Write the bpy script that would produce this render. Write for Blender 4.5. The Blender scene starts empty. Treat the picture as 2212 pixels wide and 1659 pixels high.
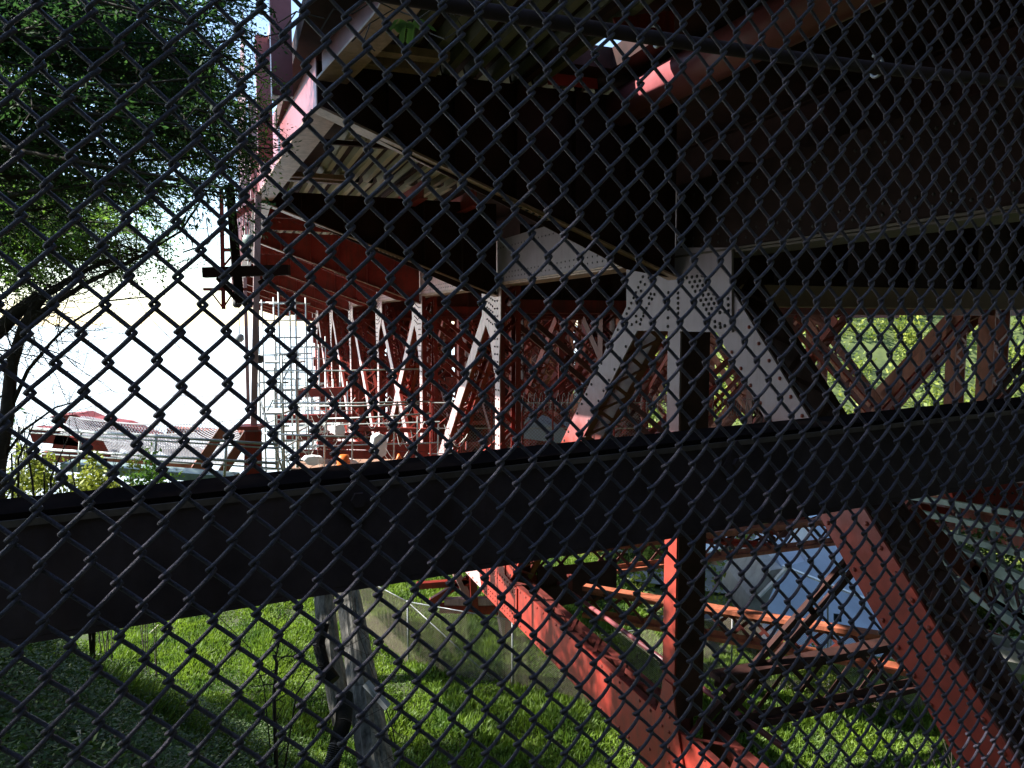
import bpy, math, random
import numpy as np
from mathutils import Matrix, Vector
random.seed(7); RNG = np.random.default_rng(11)
SCN = bpy.context.scene
COL = SCN.collection
# ------------------------------------------------------------------ camera, sky, sun, exposure
PITCH = math.atan(130/1640.)
cam_d = bpy.data.cameras.new('camera'); cam = bpy.data.objects.new('camera', cam_d); COL.objects.link(cam)
cam_d.sensor_width = 36; cam_d.lens = 36*1640/2212.; cam_d.clip_start = 0.05; cam_d.clip_end = 12000
cam.location = (0, 0, 0); cam.rotation_euler = (math.radians(90)-PITCH, 0, 0)
SCN.camera = cam
# bridge frame: A runs along the bridge, O points outward from the near truss, Z up (eye level = 0)
TH = math.atan(618/1640.)
A = np.array([-math.sin(TH), math.cos(TH), 0.]); O = np.array([-math.cos(TH), -math.sin(TH), 0.]); Z = np.array([0, 0, 1.])
SC = 6.72
sun_dir = O*1.0 + A*0.42 + Z*.80; sun_dir /= np.linalg.norm(sun_dir)
SUN_EL = math.asin(sun_dir[2]); SUN_AZ = math.atan2(sun_dir[0], sun_dir[1])
w = bpy.data.worlds.new('World'); SCN.world = w; w.use_nodes = True
nt = w.node_tree; bg = nt.nodes['Background']; sky = nt.nodes.new('ShaderNodeTexSky')
sky.sky_type = 'NISHITA'; sky.sun_disc = False; sky.sun_elevation = SUN_EL; sky.sun_rotation = SUN_AZ
sky.dust_density = .25; sky.air_density = 1.0; sky.ozone_density = 1.0
nt.links.new(sky.outputs[0], bg.inputs[0]); bg.inputs[1].default_value = 0.115
sd = bpy.data.lights.new('sun', 'SUN'); sd.energy = 5.0; sd.angle = math.radians(0.53); sd.color = (1.0, .95, .86)
so = bpy.data.objects.new('sun', sd); COL.objects.link(so)
so.rotation_euler = Vector(tuple(sun_dir)).to_track_quat('Z', 'Y').to_euler(); so.location = tuple(sun_dir*80)
SCN.view_settings.view_transform = 'Standard'; SCN.view_settings.look = 'None'
SCN.view_settings.exposure = 1.75; SCN.view_settings.gamma = 1.0; SCN.view_settings.use_curve_mapping = False
SCN.cycles.max_bounces = 6; SCN.cycles.diffuse_bounces = 4; SCN.cycles.glossy_bounces = 2

# ------------------------------------------------------------------ survey helpers (sight lines met with real planes of the site)
def ray(u, v):
    x = (u-1106)/1640.; y = -(v-829.5)/1640.
    return np.array([x, math.cos(PITCH)+y*math.sin(PITCH), -math.sin(PITCH)+y*math.cos(PITCH)])
def W(a, s, h): return a*A+(s-SC)*O+h*Z
def on_s(u, v, s=0.):
    d = ray(u, v); P = (s-SC)/d.dot(O)*d; return P.dot(A), P[2]
def on_a(u, v, a):
    d = ray(u, v); P = a/d.dot(A)*d; return P.dot(O)+SC, P[2]
def on_h(u, v, h):
    d = ray(u, v); P = h/d[2]*d; return P.dot(A), P.dot(O)+SC
def at(u, v, Y):
    d = ray(u, v); return d*Y/d[1]
def unit(v):
    v = np.asarray(v, float); return v/max(np.linalg.norm(v), 1e-9)

# ------------------------------------------------------------------ materials
def mat(name, col, rough=.6, var=.25, scale=3., col2=None, metal=0., bump=0., stretch=None, spec=.5, coat=0., split=None, noise_thr=None, grime=0.):
    m = bpy.data.materials.new(name); m.use_nodes = True
    n = m.node_tree; b = n.nodes['Principled BSDF']; L = n.links.new
    b.inputs['Roughness'].default_value = rough; b.inputs['Metallic'].default_value = metal
    b.inputs['Specular IOR Level'].default_value = spec
    if coat: b.inputs['Coat Weight'].default_value = coat; b.inputs['Coat Roughness'].default_value = .25
    geo = n.nodes.new('ShaderNodeNewGeometry')
    mp = n.nodes.new('ShaderNodeMapping'); L(geo.outputs['Position'], mp.inputs[0])
    if stretch: mp.inputs['Scale'].default_value = stretch
    no = n.nodes.new('ShaderNodeTexNoise'); no.inputs['Scale'].default_value = scale; no.inputs['Detail'].default_value = 6; no.inputs['Roughness'].default_value = .65
    L(mp.outputs[0], no.inputs['Vector'])
    cr = n.nodes.new('ShaderNodeValToRGB'); L(no.outputs['Fac'], cr.inputs[0])
    lo, hi = noise_thr or (.3, .7)
    cr.color_ramp.elements[0].position = lo; cr.color_ramp.elements[1].position = hi
    c2 = col2 or tuple(c*(1-var) for c in col)
    cr.color_ramp.elements[0].color = (*c2, 1)
    cr.color_ramp.elements[1].color = (*(tuple(min(1, c*(1+var)) for c in col) if not col2 else col), 1)
    out = cr.outputs[0]
    if split:   # a different coat of paint above a given height
        col_up, h0, h1 = split
        sx = n.nodes.new('ShaderNodeSeparateXYZ'); L(geo.outputs['Position'], sx.inputs[0])
        mr = n.nodes.new('ShaderNodeMapRange'); mr.inputs[1].default_value = h0; mr.inputs[2].default_value = h1
        ad = n.nodes.new('ShaderNodeMath'); ad.operation = 'MULTIPLY_ADD'; ad.inputs[1].default_value = 1.2; ad.inputs[2].default_value = -.6
        L(no.outputs['Fac'], ad.inputs[0]); a2 = n.nodes.new('ShaderNodeMath'); L(sx.outputs[2], a2.inputs[0]); L(ad.outputs[0], a2.inputs[1]); L(a2.outputs[0], mr.inputs[0])
        mx = n.nodes.new('ShaderNodeMix'); mx.data_type = 'RGBA'; L(mr.outputs[0], mx.inputs[0]); L(out, mx.inputs[6])
        cu = n.nodes.new('ShaderNodeMix'); cu.data_type = 'RGBA'; L(no.outputs['Fac'], cu.inputs[0])
        cu.inputs[6].default_value = (*tuple(c*.72 for c in col_up), 1); cu.inputs[7].default_value = (*tuple(c*1.2 for c in col_up), 1)
        L(cu.outputs[2], mx.inputs[7]); out = mx.outputs[2]
    if grime:    # run-off streaks and rust blooms
        m2 = n.nodes.new('ShaderNodeMapping'); L(geo.outputs['Position'], m2.inputs[0]); m2.inputs['Scale'].default_value = (5, 5, .7)
        n2 = n.nodes.new('ShaderNodeTexNoise'); n2.inputs['Scale'].default_value = 1.6; n2.inputs['Detail'].default_value = 8; n2.inputs['Roughness'].default_value = .7; L(m2.outputs[0], n2.inputs['Vector'])
        r2 = n.nodes.new('ShaderNodeValToRGB'); L(n2.outputs['Fac'], r2.inputs[0]); r2.color_ramp.elements[0].position = .47; r2.color_ramp.elements[1].position = .72
        r2.color_ramp.elements[0].color = (0, 0, 0, 1); r2.color_ramp.elements[1].color = (grime, grime, grime, 1)
        mg = n.nodes.new('ShaderNodeMix'); mg.data_type = 'RGBA'; L(r2.outputs[0], mg.inputs[0]); L(out, mg.inputs[6]); mg.inputs[7].default_value = (.055, .028, .02, 1); out = mg.outputs[2]
    L(out, b.inputs['Base Color'])
    if bump:
        bp = n.nodes.new('ShaderNodeBump'); bp.inputs['Strength'].default_value = bump; bp.inputs['Distance'].default_value = .02
        L(no.outputs['Fac'], bp.inputs['Height']); L(bp.outputs[0], b.inputs['Normal'])
    return m
def leafmat(name, c1, c2, scale=1.5, trans=.35):
    m = mat(name, c1, .6, col2=c2, scale=scale, noise_thr=(.35, .65))
    n = m.node_tree; b = n.nodes['Principled BSDF']; o = n.nodes['Material Output']
    tr = n.nodes.new('ShaderNodeBsdfTranslucent'); mx = n.nodes.new('ShaderNodeMixShader'); mx.inputs[0].default_value = trans
    src = b.inputs['Base Color'].links[0].from_socket
    n.links.new(src, tr.inputs[0]); n.links.new(b.outputs[0], mx.inputs[1]); n.links.new(tr.outputs[0], mx.inputs[2]); n.links.new(mx.outputs[0], o.inputs[0])
    return m
M = {}
M['brownshade'] = mat('shade_painted_brown', (.06, .042, .03), .7, .4, 4., grime=.5)  # near cover plate: the bay's shade is put into this brown
M['lipsteel'] = mat('lighter_lip_steel', (.15, .115, .105), .7, .4, 9., grime=.6)  # lighter brown strip along the beam's top edge
M['chordshade'] = mat('shade_painted_chord', (.020, .010, .009), .85, .4, 3., spec=.12)  # near top chord: its shade is painted into the colour
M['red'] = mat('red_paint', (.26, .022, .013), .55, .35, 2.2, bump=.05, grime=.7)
M['outer'] = mat('outer_face_paint', (.26, .030, .018), .55, .35, 2.5, bump=.05, spec=.3, split=((.25, .20, .235), -2.6, -.9), grime=.18)
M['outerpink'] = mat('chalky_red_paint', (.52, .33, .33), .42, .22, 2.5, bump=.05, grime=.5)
M['flange'] = mat('flange_paint', (.36, .22, .16), .5, .3, 4., bump=.04, grime=.6)
M['orange_steel'] = mat('faded_orange_steel', (.40, .12, .065), .5, .3, 3., bump=.05, grime=.6)
M['dark'] = mat('dark_shaded_steel', (.038, .015, .013), .8, .5, 2., spec=.2)  # near-black for dark rigging and for shade painted on under-deck steel
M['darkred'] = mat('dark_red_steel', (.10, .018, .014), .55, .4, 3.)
M['rivetdark'] = mat('rivet_bare', (.016, .013, .014), .5, .2, 30)
M['rivetred'] = mat('rivet_red', (.20, .032, .022), .45, .2, 30)
M['corr'] = mat('corrugated_zinc', (.36, .31, .20), .55, .12, 1.2, bump=.05)
M['corrshade'] = mat('corrugated_shade_painted', (.13, .12, .085), .7, .3, 1.5, stretch=(1, 1, 3))  # darker copy of the zinc, with the dim bay's shade in its colour
M['conc'] = mat('concrete', (.33, .32, .30), .85, .25, 1.2, bump=.2)
M['bluconc'] = mat('pale_concrete', (.50, .57, .66), .8, .12, .6)
M['beam'] = mat('foreground_beam_steel', (.070, .050, .058), .85, .45, 5., bump=.25, spec=.2, grime=.5)
M['beamtop'] = mat('foreground_flange_steel', (.012, .009, .009), 1., .3, 6., bump=.1, spec=0.)  # blacker than the web: its lack of skylight is put into the colour
M['wire'] = mat('vinyl_wire', (.088, .078, .118), .48, .35, 260., bump=.6)
M['pipe'] = mat('galvanised_pipe', (.30, .31, .32), .4, .2, 8., metal=.3)
M['meshtan'] = mat('weathered_mesh', (.22, .18, .14), .6, .2, 3.)
M['white'] = mat('white_sheet', (.78, .78, .76), .6, .08, 3.)
M['scaf'] = mat('scaffold_steel', (.50, .54, .53), .4, .2, 8., metal=.2)
M['greengrey'] = mat('grey_green_paint', (.20, .27, .25), .5, .25, 4.)
M['barks'] = mat('bark_grey', (.40, .38, .34), .9, .35, 5., stretch=(3, 3, .35), bump=.8, col2=(.07, .065, .055))
M['barkd'] = mat('bark_dark', (.045, .035, .028), .9, .4, 12., bump=.5)
M['twig'] = mat('twig_dark', (.04, .032, .026), .9, .3, 20.)
M['deadwood'] = mat('dead_wood', (.60, .56, .45), .8, .2, 20.)
M['cedar'] = leafmat('conifer_leaf', (.065, .15, .03), (.02, .06, .02), 1.1, .5)
M['cedarlight'] = leafmat('conifer_leaf_light', (.16, .28, .035), (.05, .14, .02), 1.5, .55)
M['shrub'] = leafmat('shrub_leaf', (.32, .36, .05), (.08, .14, .02), .35, .4)
M['grass'] = leafmat('grass_blade', (.18, .28, .022), (.045, .105, .014), .7, .45)
M['ivy'] = leafmat('ivy_leaf', (.06, .12, .010), (.02, .055, .006), 1.5, .3)
M['soil'] = mat('soil', (.04, .07, .015), .95, .4, 1.3, col2=(.035, .035, .015), bump=.6)
M['hill'] = mat('hill_vegetation', (.10, .13, .035), .95, .4, .25, col2=(.05, .075, .02), bump=.5, noise_thr=(.42, .58))
M['road'] = mat('road_asphalt', (.12, .12, .12), .8, .15, 1.)
M['orange'] = mat('orange_plastic', (.75, .16, .02), .5, .1, 4.)
M['rope'] = mat('rope_white', (.6, .6, .58), .7, .1, 6.)
M['netw'] = mat('net_white', (.50, .50, .53), .6, .1, 6.)
M['carred'] = mat('car_red', (.35, .03, .03), .3, .1, 4., coat=.5)
M['carwhite'] = mat('car_white', (.7, .7, .7), .3, .1, 4., coat=.5)
M['glass'] = mat('dark_glass', (.02, .025, .03), .1, .1, 4.)
M['rubber'] = mat('black_rubber', (.02, .02, .02), .7, .2, 8.)
M['brown'] = mat('brown_wall', (.24, .15, .09), .8, .2, 2.)
M['lamp'] = mat('lamp_grey', (.35, .38, .4), .4, .1, 6.)
M['purple'] = mat('purple_red_paint', (.26, .075, .085), .4, .2, 3.)
def water_mat():
    m = mat('sea_water', (.52, .56, .57), .25, .1, .02); b = m.node_tree.nodes['Principled BSDF']
    n = m.node_tree; no = n.nodes.new('ShaderNodeTexNoise'); no.inputs['Scale'].default_value = .6; no.inputs['Detail'].default_value = 5
    g = n.nodes.new('ShaderNodeNewGeometry'); n.links.new(g.outputs['Position'], no.inputs['Vector'])
    bp = n.nodes.new('ShaderNodeBump'); bp.inputs['Strength'].default_value = .6; bp.inputs['Distance'].default_value = .5
    n.links.new(no.outputs['Fac'], bp.inputs['Height']); n.links.new(bp.outputs[0], b.inputs['Normal']); return m
M['sea'] = water_mat()

# ------------------------------------------------------------------ mesh building
class MB:
    def __init__(s): s.v = []; s.f = []
    def add(s, vs, fs):
        o = len(s.v); s.v += [tuple(map(float, p)) for p in vs]; s.f += [tuple(i+o for i in f) for f in fs]; return s
    def box(s, c, ax, ay, az):      # centre and three half-extent vectors
        c, ax, ay, az = map(np.asarray, (c, ax, ay, az)); vs = []
        for k in range(8): vs.append(c+(1 if k & 1 else -1)*ax+(1 if k & 2 else -1)*ay+(1 if k & 4 else -1)*az)
        F = [(0, 2, 3, 1), (4, 5, 7, 6), (0, 1, 5, 4), (2, 6, 7, 3), (0, 4, 6, 2), (1, 3, 7, 5)]
        if np.dot(np.cross(ax, ay), az) < 0: F = [tuple(reversed(f)) for f in F]
        return s.add(vs, F)
    def bar(s, p, q, wid, thk, side):  # bar from p to q, wid measured along `side`, thk across it
        p = np.asarray(p, float); q = np.asarray(q, float); d = unit(q-p); side = np.asarray(side, float)
        sd_ = unit(side-d*side.dot(d)); t = np.cross(d, sd_)
        return s.box((p+q)/2, (q-p)/2, sd_*wid/2, t*thk/2)
    def prism(s, poly, off):
        n = len(poly); off = np.asarray(off, float); poly = [np.asarray(p, float) for p in poly]
        nrm = sum(np.cross(poly[i]-poly[0], poly[(i+1) % n]-poly[0]) for i in range(1, n-1))
        if nrm.dot(off) > 0: poly = poly[::-1]
        vs = poly+[p+off for p in poly]
        fs = [tuple(range(n)), tuple(range(2*n-1, n-1, -1))]+[(i, i+n, (i+1) % n+n, (i+1) % n) for i in range(n)]
        return s.add(vs, [tuple(f) for f in fs])
    def tube(s, pts, r, n=6, cap=True):
        pts = [np.asarray(p, float) for p in pts]; N = len(pts); rr = r if hasattr(r, '__len__') else [r]*N
        o = len(s.v); ref = None
        for i, p in enumerate(pts):
            t = unit(pts[min(i+1, N-1)]-pts[max(i-1, 0)])
            if ref is None: ref = unit(np.cross(t, (0, 0, 1) if abs(t[2]) < .9 else (1, 0, 0)))
            ref = unit(ref-t*ref.dot(t)); b = np.cross(t, ref)
            for k in range(n):
                a_ = 2*math.pi*k/n; s.v.append(tuple(p+rr[i]*(math.cos(a_)*ref+math.sin(a_)*b)))
        for i in range(N-1):
            for k in range(n):
                k2 = (k+1) % n; s.f.append((o+i*n+k, o+i*n+k2, o+(i+1)*n+k2, o+(i+1)*n+k))
        if cap: s.f.append(tuple(o+k for k in range(n))[::-1]); s.f.append(tuple(o+(N-1)*n+k for k in range(n)))
        return s
    def mesh(s, name, m, smooth=False):
        me = bpy.data.meshes.new(name); me.from_pydata(s.v, [], s.f); me.materials.append(m)
        if smooth: me.shade_smooth()
        return me
WT = {}
def put(name, me, parent=None, matrix=None, **props):
    o = bpy.data.objects.new(name, me); COL.objects.link(o); mtx = matrix or Matrix.Identity(4)
    if parent is not None:
        o.parent = parent; o.matrix_local = Matrix.Translation(-WT[parent.name]) @ mtx; WT[o.name] = mtx.translation.copy() if matrix else Vector((0, 0, 0))
    else:
        o.matrix_world = mtx; WT[o.name] = Vector((0, 0, 0))
    for k, v in props.items(): o[k] = v
    return o
def obj(name, mb, m, parent=None, smooth=False, **props):
    if parent is None:
        V = np.array(mb.v); c = np.array([(V[:, 0].min()+V[:, 0].max())/2, (V[:, 1].min()+V[:, 1].max())/2, V[:, 2].min()])
        mb.v = [tuple(p) for p in V-c]; return put(name, mb.mesh(name, m, smooth), None, Matrix.Translation(Vector(tuple(c))), **props)
    return put(name, mb.mesh(name, m, smooth), parent, **props)
def thing(name, loc, label, cat, group=None):
    o = bpy.data.objects.new(name, None); COL.objects.link(o); o.location = tuple(map(float, loc)); WT[o.name] = Vector(tuple(map(float, loc)))
    o['label'] = label; o['category'] = cat
    if group: o['group'] = group
    return o
def frame(x, y, z, p):      # matrix with given axes
    m = Matrix.Identity(4)
    for i in range(3): m[i][0] = x[i]; m[i][1] = y[i]; m[i][2] = z[i]; m[i][3] = p[i]
    return m
def arr_mesh(name, V, F, m, k=3):
    me = bpy.data.meshes.new(name); V = np.asarray(V, np.float32); F = np.asarray(F, np.int32)
    me.vertices.add(len(V)); me.vertices.foreach_set('co', V.ravel()); me.loops.add(F.size); me.loops.foreach_set('vertex_index', F.ravel())
    me.polygons.add(len(F)); me.polygons.foreach_set('loop_start', np.arange(0, F.size, k, dtype=np.int32)); me.polygons.foreach_set('loop_total', np.full(len(F), k, np.int32))
    me.materials.append(m); me.update(calc_edges=True); me.validate(); return me

# ------------------------------------------------------------------ terrain, sea, road
def sm(x, a, b):
    t = np.clip((x-a)/(b-a), 0, 1); return t*t*(3-2*t)
def ground(x, y):
    x = np.asarray(x, float); y = np.asarray(y, float)
    g = -1.75 - sm(y, 1.5, 5)*0 - np.clip(y-2.2, 0, 16.4)*.66 - np.clip(y-18.6, 0, 13)*.06
    g = g + np.clip(.5*(-x-1.5), 0, 3.6)*sm(y, 2, 6)*(1-sm(y, 11, 18))
    g = g - 7*sm(y, 27.5, 42)*sm(x, 5, 10) - sm(y, 40, 60)*6.0*(1-sm(x, 5, 10))
    g = g + sm(y, 72, 210)*70*sm(x/np.maximum(y, 1), .06, .42)
    g = g - 22*sm(-x-.1*y, 19, 45)*sm(y, 8, 20)
    g = g - 30*sm(-x+.02*y, -2, 12)*sm(y, 60, 90)
    g = np.where(y < -1.2, g+np.clip((-y-1.2)*1.3, 0, 14), g)  # unseen bank behind the camera, raised to block sky light
    g = g + .10*np.sin(x*1.7+y*.9)*np.sin(y*1.3-x*.4)*sm(y, 3, 8) + .9*np.sin(x*.11)*np.sin(y*.09+1)*sm(y, 60, 110)
    return g
xs = np.concatenate([np.linspace(-70, -14, 24), np.linspace(-13, 16, 90), np.linspace(17, 60, 44), np.linspace(62, 260, 70)])
ys = np.concatenate([np.linspace(-30, -2, 16), np.linspace(-1.5, 34, 110), np.linspace(35, 90, 56), np.linspace(93, 300, 80)])
X, Y = np.meshgrid(xs, ys); G = ground(X, Y)
V = np.stack([X.ravel(), Y.ravel(), G.ravel()], 1); nx = len(xs); ny = len(ys)
I = np.arange(nx*ny).reshape(ny, nx); F = np.stack([I[:-1, :-1].ravel(), I[:-1, 1:].ravel(), I[1:, 1:].ravel(), I[1:, :-1].ravel()], 1)
me = arr_mesh('ground', V, F, M['soil'], 4); me.materials.append(M['hill'])
cy_ = V[F[:, 0]][:, 1]; me.polygons.foreach_set('material_index', (cy_ > 38).astype(np.int32)); me.shade_smooth()
put('ground', me, kind='structure')
mb = MB(); mb.add([(-9000, -2000, -26), (9000, -2000, -26), (9000, 9000, -26), (-9000, 9000, -26)], [(0, 1, 2, 3)])
obj('sea', mb, M['sea'], kind='structure')
# road past the building
mb = MB(); N = 40
for i in range(N+1):
    t = i/N; x = 4+t*56; y = 44+t*10
    for dy in (0, 6.5): mb.v.append((x, y+dy, float(ground(x, y+dy))+.06))
mb.f = [(2*i, 2*i+2, 2*i+3, 2*i+1) for i in range(N)]
obj('road', mb, M['road'], kind='structure')
mb = MB()
for i in range(N+1):
    t = i/N; x = 8+t*12; y = 58+t*16
    for dx in (0, 9): mb.v.append((x+dx, y-dx*.3, float(ground(x+dx, y-dx*.3))+.12))
mb.f = [(2*i, 2*i+1, 2*i+3, 2*i+2) for i in range(N)]
obj('parking_lot', mb, M['conc'], kind='structure')

# ------------------------------------------------------------------ THE BRIDGE
BN = 8.45; A0 = 10.45
an = lambda n: A0+BN*n
bridge = thing('steel_bridge', W(an(0), 0, -7.5), 'rust red riveted steel truss bridge seen from below behind the wire fence', 'bridge')
rv = MB(); n_ = 6
for z_, r_ in ((0, 1), (.55, .8), (.85, .35)):
    for k in range(n_): rv.v.append((r_*math.cos(k*math.pi/3), r_*math.sin(k*math.pi/3), z_))
for l in range(2):
    for k in range(n_): rv.f.append((l*6+k, l*6+(k+1) % 6, l*6+6+(k+1) % 6, l*6+6+k))
rv.f.append((12, 13, 14, 15, 16, 17))
RIV = {k: rv.mesh('rivet', M[k]) for k in ('rivetdark', 'rivetred')}
def rivets(pts, parent, s=.004, r=.024, kind='rivetdark', joined=False, nrm=None, up=None):
    """pts are (a,h) on the plane s, or world points when nrm is given"""
    nz = O if nrm is None else nrm; ux = A if up is None else up; uy = np.cross(nz, ux)
    if joined:
        m = MB()
        for p in pts:
            P = W(p[0], s, p[1]) if nrm is None else p
            m.add([P+r*(x*ux+y*uy+z*nz) for x, y, z in rv.v], rv.f)
        return obj('rivet_row', m, M[kind], parent, kind='stuff')
    for p in pts:
        P = W(p[0], s, p[1]) if nrm is None else p
        put('rivet', RIV[kind], parent, frame(ux*r, uy*r, nz*r, P))
bar_unit = MB().box((0, 0, 0), (.5, 0, 0), (0, .5, 0), (0, 0, .5))
BAR = {}
def unitbar(mk):
    if mk not in BAR: BAR[mk] = bar_unit.mesh('lacing_bar', M[mk])
    return BAR[mk]
def laced(name, p, q, wid, depth, s0=0., omat='outer', imat='red', near=False, nbar=None, riv=None, faces=(-1, 1), solid=False, label=None, thick=.03):
    """truss member from p to q ((a,h) points): outer plate on plane s0, inner plate depth behind, lacing across both edges"""
    p = np.array(p, float); q = np.array(q, float); d = (q-p)/np.linalg.norm(q-p); t = np.array([-d[1], d[0]])
    P = lambda c, s: W(c[0], s, c[1]); L = np.linalg.norm(q-p); tw = t[0]*A+t[1]*Z
    m = MB()
    m.bar(P(p, s0-thick/2), P(q, s0-thick/2), wid, thick, tw)
    o = obj(name, m, M[omat], bridge)
    if label: o['label'] = label
    m = MB(); m.bar(P(p, s0-depth+thick/2), P(q, s0-depth+thick/2), wid, thick, tw)
    for e in (-1, 1):
        for ss in (s0-thick-.06, s0-depth+thick+.06):
            m.bar(P(p+t*e*(wid/2-.012), ss), P(q+t*e*(wid/2-.012), ss), .12, .02, O)
    obj('inner_channel', m, M[imat], o)
    if nbar is None: nbar = max(4, int(L/(depth*.75)))
    jm = MB()
    for e in faces:
        if solid:
            jm.bar(P(p+t*e*(wid/2+.004), s0-depth/2), P(q+t*e*(wid/2+.004), s0-depth/2), depth-2*thick, .02, O); continue
        for k in range(nbar):
            k0, k1 = k/nbar, (k+1)/nbar
            sa, sb = (s0-.05, s0-depth+.05) if k % 2 else (s0-depth+.05, s0-.05)
            a_ = P(p+(q-p)*k0+t*e*(wid/2+.008+.012*(k % 2)), sa); b_ = P(p+(q-p)*k1+t*e*(wid/2+.008+.012*(k % 2)), sb)
            if near:
                dd = b_-a_; l = np.linalg.norm(dd); dx = dd/l; dz = tw-dx*tw.dot(dx); dz /= np.linalg.norm(dz); dy = np.cross(dz, dx)
                put('lacing_bar', unitbar(imat), o, frame(dx*l*1.04, dy*.075, dz*.012, (a_+b_)/2))
            else: jm.bar(a_, b_, .012, .07, tw)
    if jm.v: obj('cover_plate' if solid else 'lacing', jm, M[imat], o, kind='stuff') if not solid else obj('cover_plate', jm, M[imat], o)
    if riv:
        step, kind, near_r, rr = riv
        nn = int(L/step); pts = [tuple(p+(q-p)*((k+.5)/nn)+t*e*(wid/2-.075)) for k in range(nn) for e in (-1, 1)]
        rivets(pts, o, s0+.001, rr, kind, joined=not near_r)
    return o
TOPH, BOTH = .75, -7.1
# columns
for n in range(-1, 7):
    a = an(n)
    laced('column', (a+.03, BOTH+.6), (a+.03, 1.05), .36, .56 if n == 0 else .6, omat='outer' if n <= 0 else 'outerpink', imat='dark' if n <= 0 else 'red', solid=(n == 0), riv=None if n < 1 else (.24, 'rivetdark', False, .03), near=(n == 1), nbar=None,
          label='grey faced column with black flank beside the wide gusset' if n == 0 else None)
# seam on the near column
# diagonals
DG = [(0, -1), (0, 1), (1, 2), (2, 3), (3, 2), (4, 3), (5, 4), (6, 5)]
for n0, n1 in DG:
    sgn = 1 if n1 > n0 else -1
    p = (an(n0)+sgn*.62, .62); q = (an(n1)-sgn*.25, BOTH+.35)
    if (n0, n1) == (0, 1): p, q = (11.45, .5), (18.6, -6.85)
    if (n0, n1) == (0, -1): p, q = (9.55, .55), (2.25, -6.95)
    w_ = .58 if n0 == 0 and sgn > 0 else (.66 if n0 == 0 else .42)
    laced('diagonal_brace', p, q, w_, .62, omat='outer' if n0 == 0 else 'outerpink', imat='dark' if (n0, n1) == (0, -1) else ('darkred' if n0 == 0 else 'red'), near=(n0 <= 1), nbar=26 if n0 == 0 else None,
          riv=(.30, 'rivetdark' if sgn > 0 else 'rivetred', True, .03) if n0 == 0 else None,
          label={(0, 1): 'grey laced diagonal running down away from the gusset', (0, -1): 'broad diagonal running down to the right corner'}.get((n0, n1)))
# gussets
gp = [on_s(*q) for q in [(1357, 535), (1357, 667), (1338, 700), (1372, 714), (1585, 718), (1585, 535)]]
mb = MB().prism([W(a, .003, h) for a, h in gp], O*.035); g0 = obj('gusset_plate', mb, M['outer'], bridge, label='large pale grey gusset plate dotted with dark rivets')
# rivet clusters surveyed on the plate
rp = []
for t in np.linspace(0, 1, 9): rp.append((1383+t*4-(t*62 if t > 9 else 0), 0))
rp = []
def rowpx(u0, v0, u1, v1, n): rp.extend([(u0+(u1-u0)*k/(n-1), v0+(v1-v0)*k/(n-1)) for k in range(n)])
rowpx(1389, 598, 1349, 689, 9); rowpx(1402, 600, 1376, 643, 4); rowpx(1415, 601, 1400, 628, 3)
rowpx(1363, 646, 1375, 632, 2); rowpx(1361, 655, 1351, 672, 3); rowpx(1414, 636, 1391, 676, 5); rowpx(1406, 635, 1398, 652, 3)
rowpx(1374, 683, 1390, 683, 2); rowpx(1385, 690, 1365, 701, 3); rowpx(1374, 699, 1383, 700, 2)
rowpx(1465, 633, 1465, 688, 6); rowpx(1444, 632, 1443, 705, 5)
for k in range(4): rowpx(1484+k*11, 600-k*1.5, 1532+k*11.5, 678-k*1.5, 9)
rowpx(1534, 690, 1566, 704, 4); rowpx(1545, 706, 1568, 708, 3); rowpx(1572, 632, 1574, 672, 4)
cl = []
for u, v in rp:
    if all((u-x)**2+(v-y)**2 > 45 for x, y in cl): cl.append((u, v))
rivets([on_s(u, v, .038) for u, v in cl], g0, .039, .03)
for n in range(1, 7):
    a = an(n); sgn = 1 if n <= 2 else -1
    poly = [(a-.32*sgn, 1.1), (a+1.25*sgn, 1.1), (a+1.2*sgn, .25), (a+.55*sgn, -.35), (a+.2*sgn, -1.3), (a-.15*sgn, -1.3), (a-.32*sgn, .2)]
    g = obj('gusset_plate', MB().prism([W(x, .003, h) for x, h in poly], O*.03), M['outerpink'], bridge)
    pts = [(a+dx*sgn, h) for dx in (.3, .45, .6, .75) for h in np.arange(-.1+dx*.3, .95, .16)]+[(a+dx*sgn, h) for dx in (-.08, .12) for h in np.arange(-1.2, .95, .2)]
    rivets(pts, g, .034, .03, joined=(n > 1))
# bottom gussets
for n in range(0, 7):
    a = an(n); dn = -.2
    poly = [(a-.62, BOTH+1.7), (a-.62, BOTH+.55), (a-1.5, BOTH+.45), (a-1.5, BOTH-.55), (a+1.3, BOTH-.55), (a+1.6, BOTH+.2), (a+.9, BOTH+1.7)]
    if n == 0: poly = [(a-.16, -5.9), (a-.3, -6.5), (a-.6, -7.3), (a-.4, -7.75), (a+.9, -7.75), (a+.25, -6.4), (a+.1, -5.9)]
    g = obj('gusset_plate', MB().prism([W(x, .012, h) for x, h in poly], O*.03), M['outerpink' if n > 1 else 'rivetred' if 0 else 'red'], bridge, label='red gusset plate at the foot of the column' if n == 0 else 'red riveted gusset plate where the brace meets the bottom chord')
    if n < 4:
        if n: pts = [(a+dx+.0, BOTH+h) for dx in (-.45, -.3, -.15, .55, .7, .85) for h in np.arange(.75, 1.6, .17)]+[(a+dx, BOTH+h) for h in (-.42, -.28, .28, .42) for dx in np.arange(-1.4, 1.3, .19)]
        else: pts = [(a-.10, BOTH+h) for h in np.arange(-.4, 1.1, .26)]+[(a+.12, BOTH+h) for h in np.arange(-.4, .8, .26)]+[(a+.5, BOTH+h) for h in np.arange(-.5, .1, .26)]
        rivets(pts, g, .043, .03, 'rivetred', joined=(n > 1))
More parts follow.
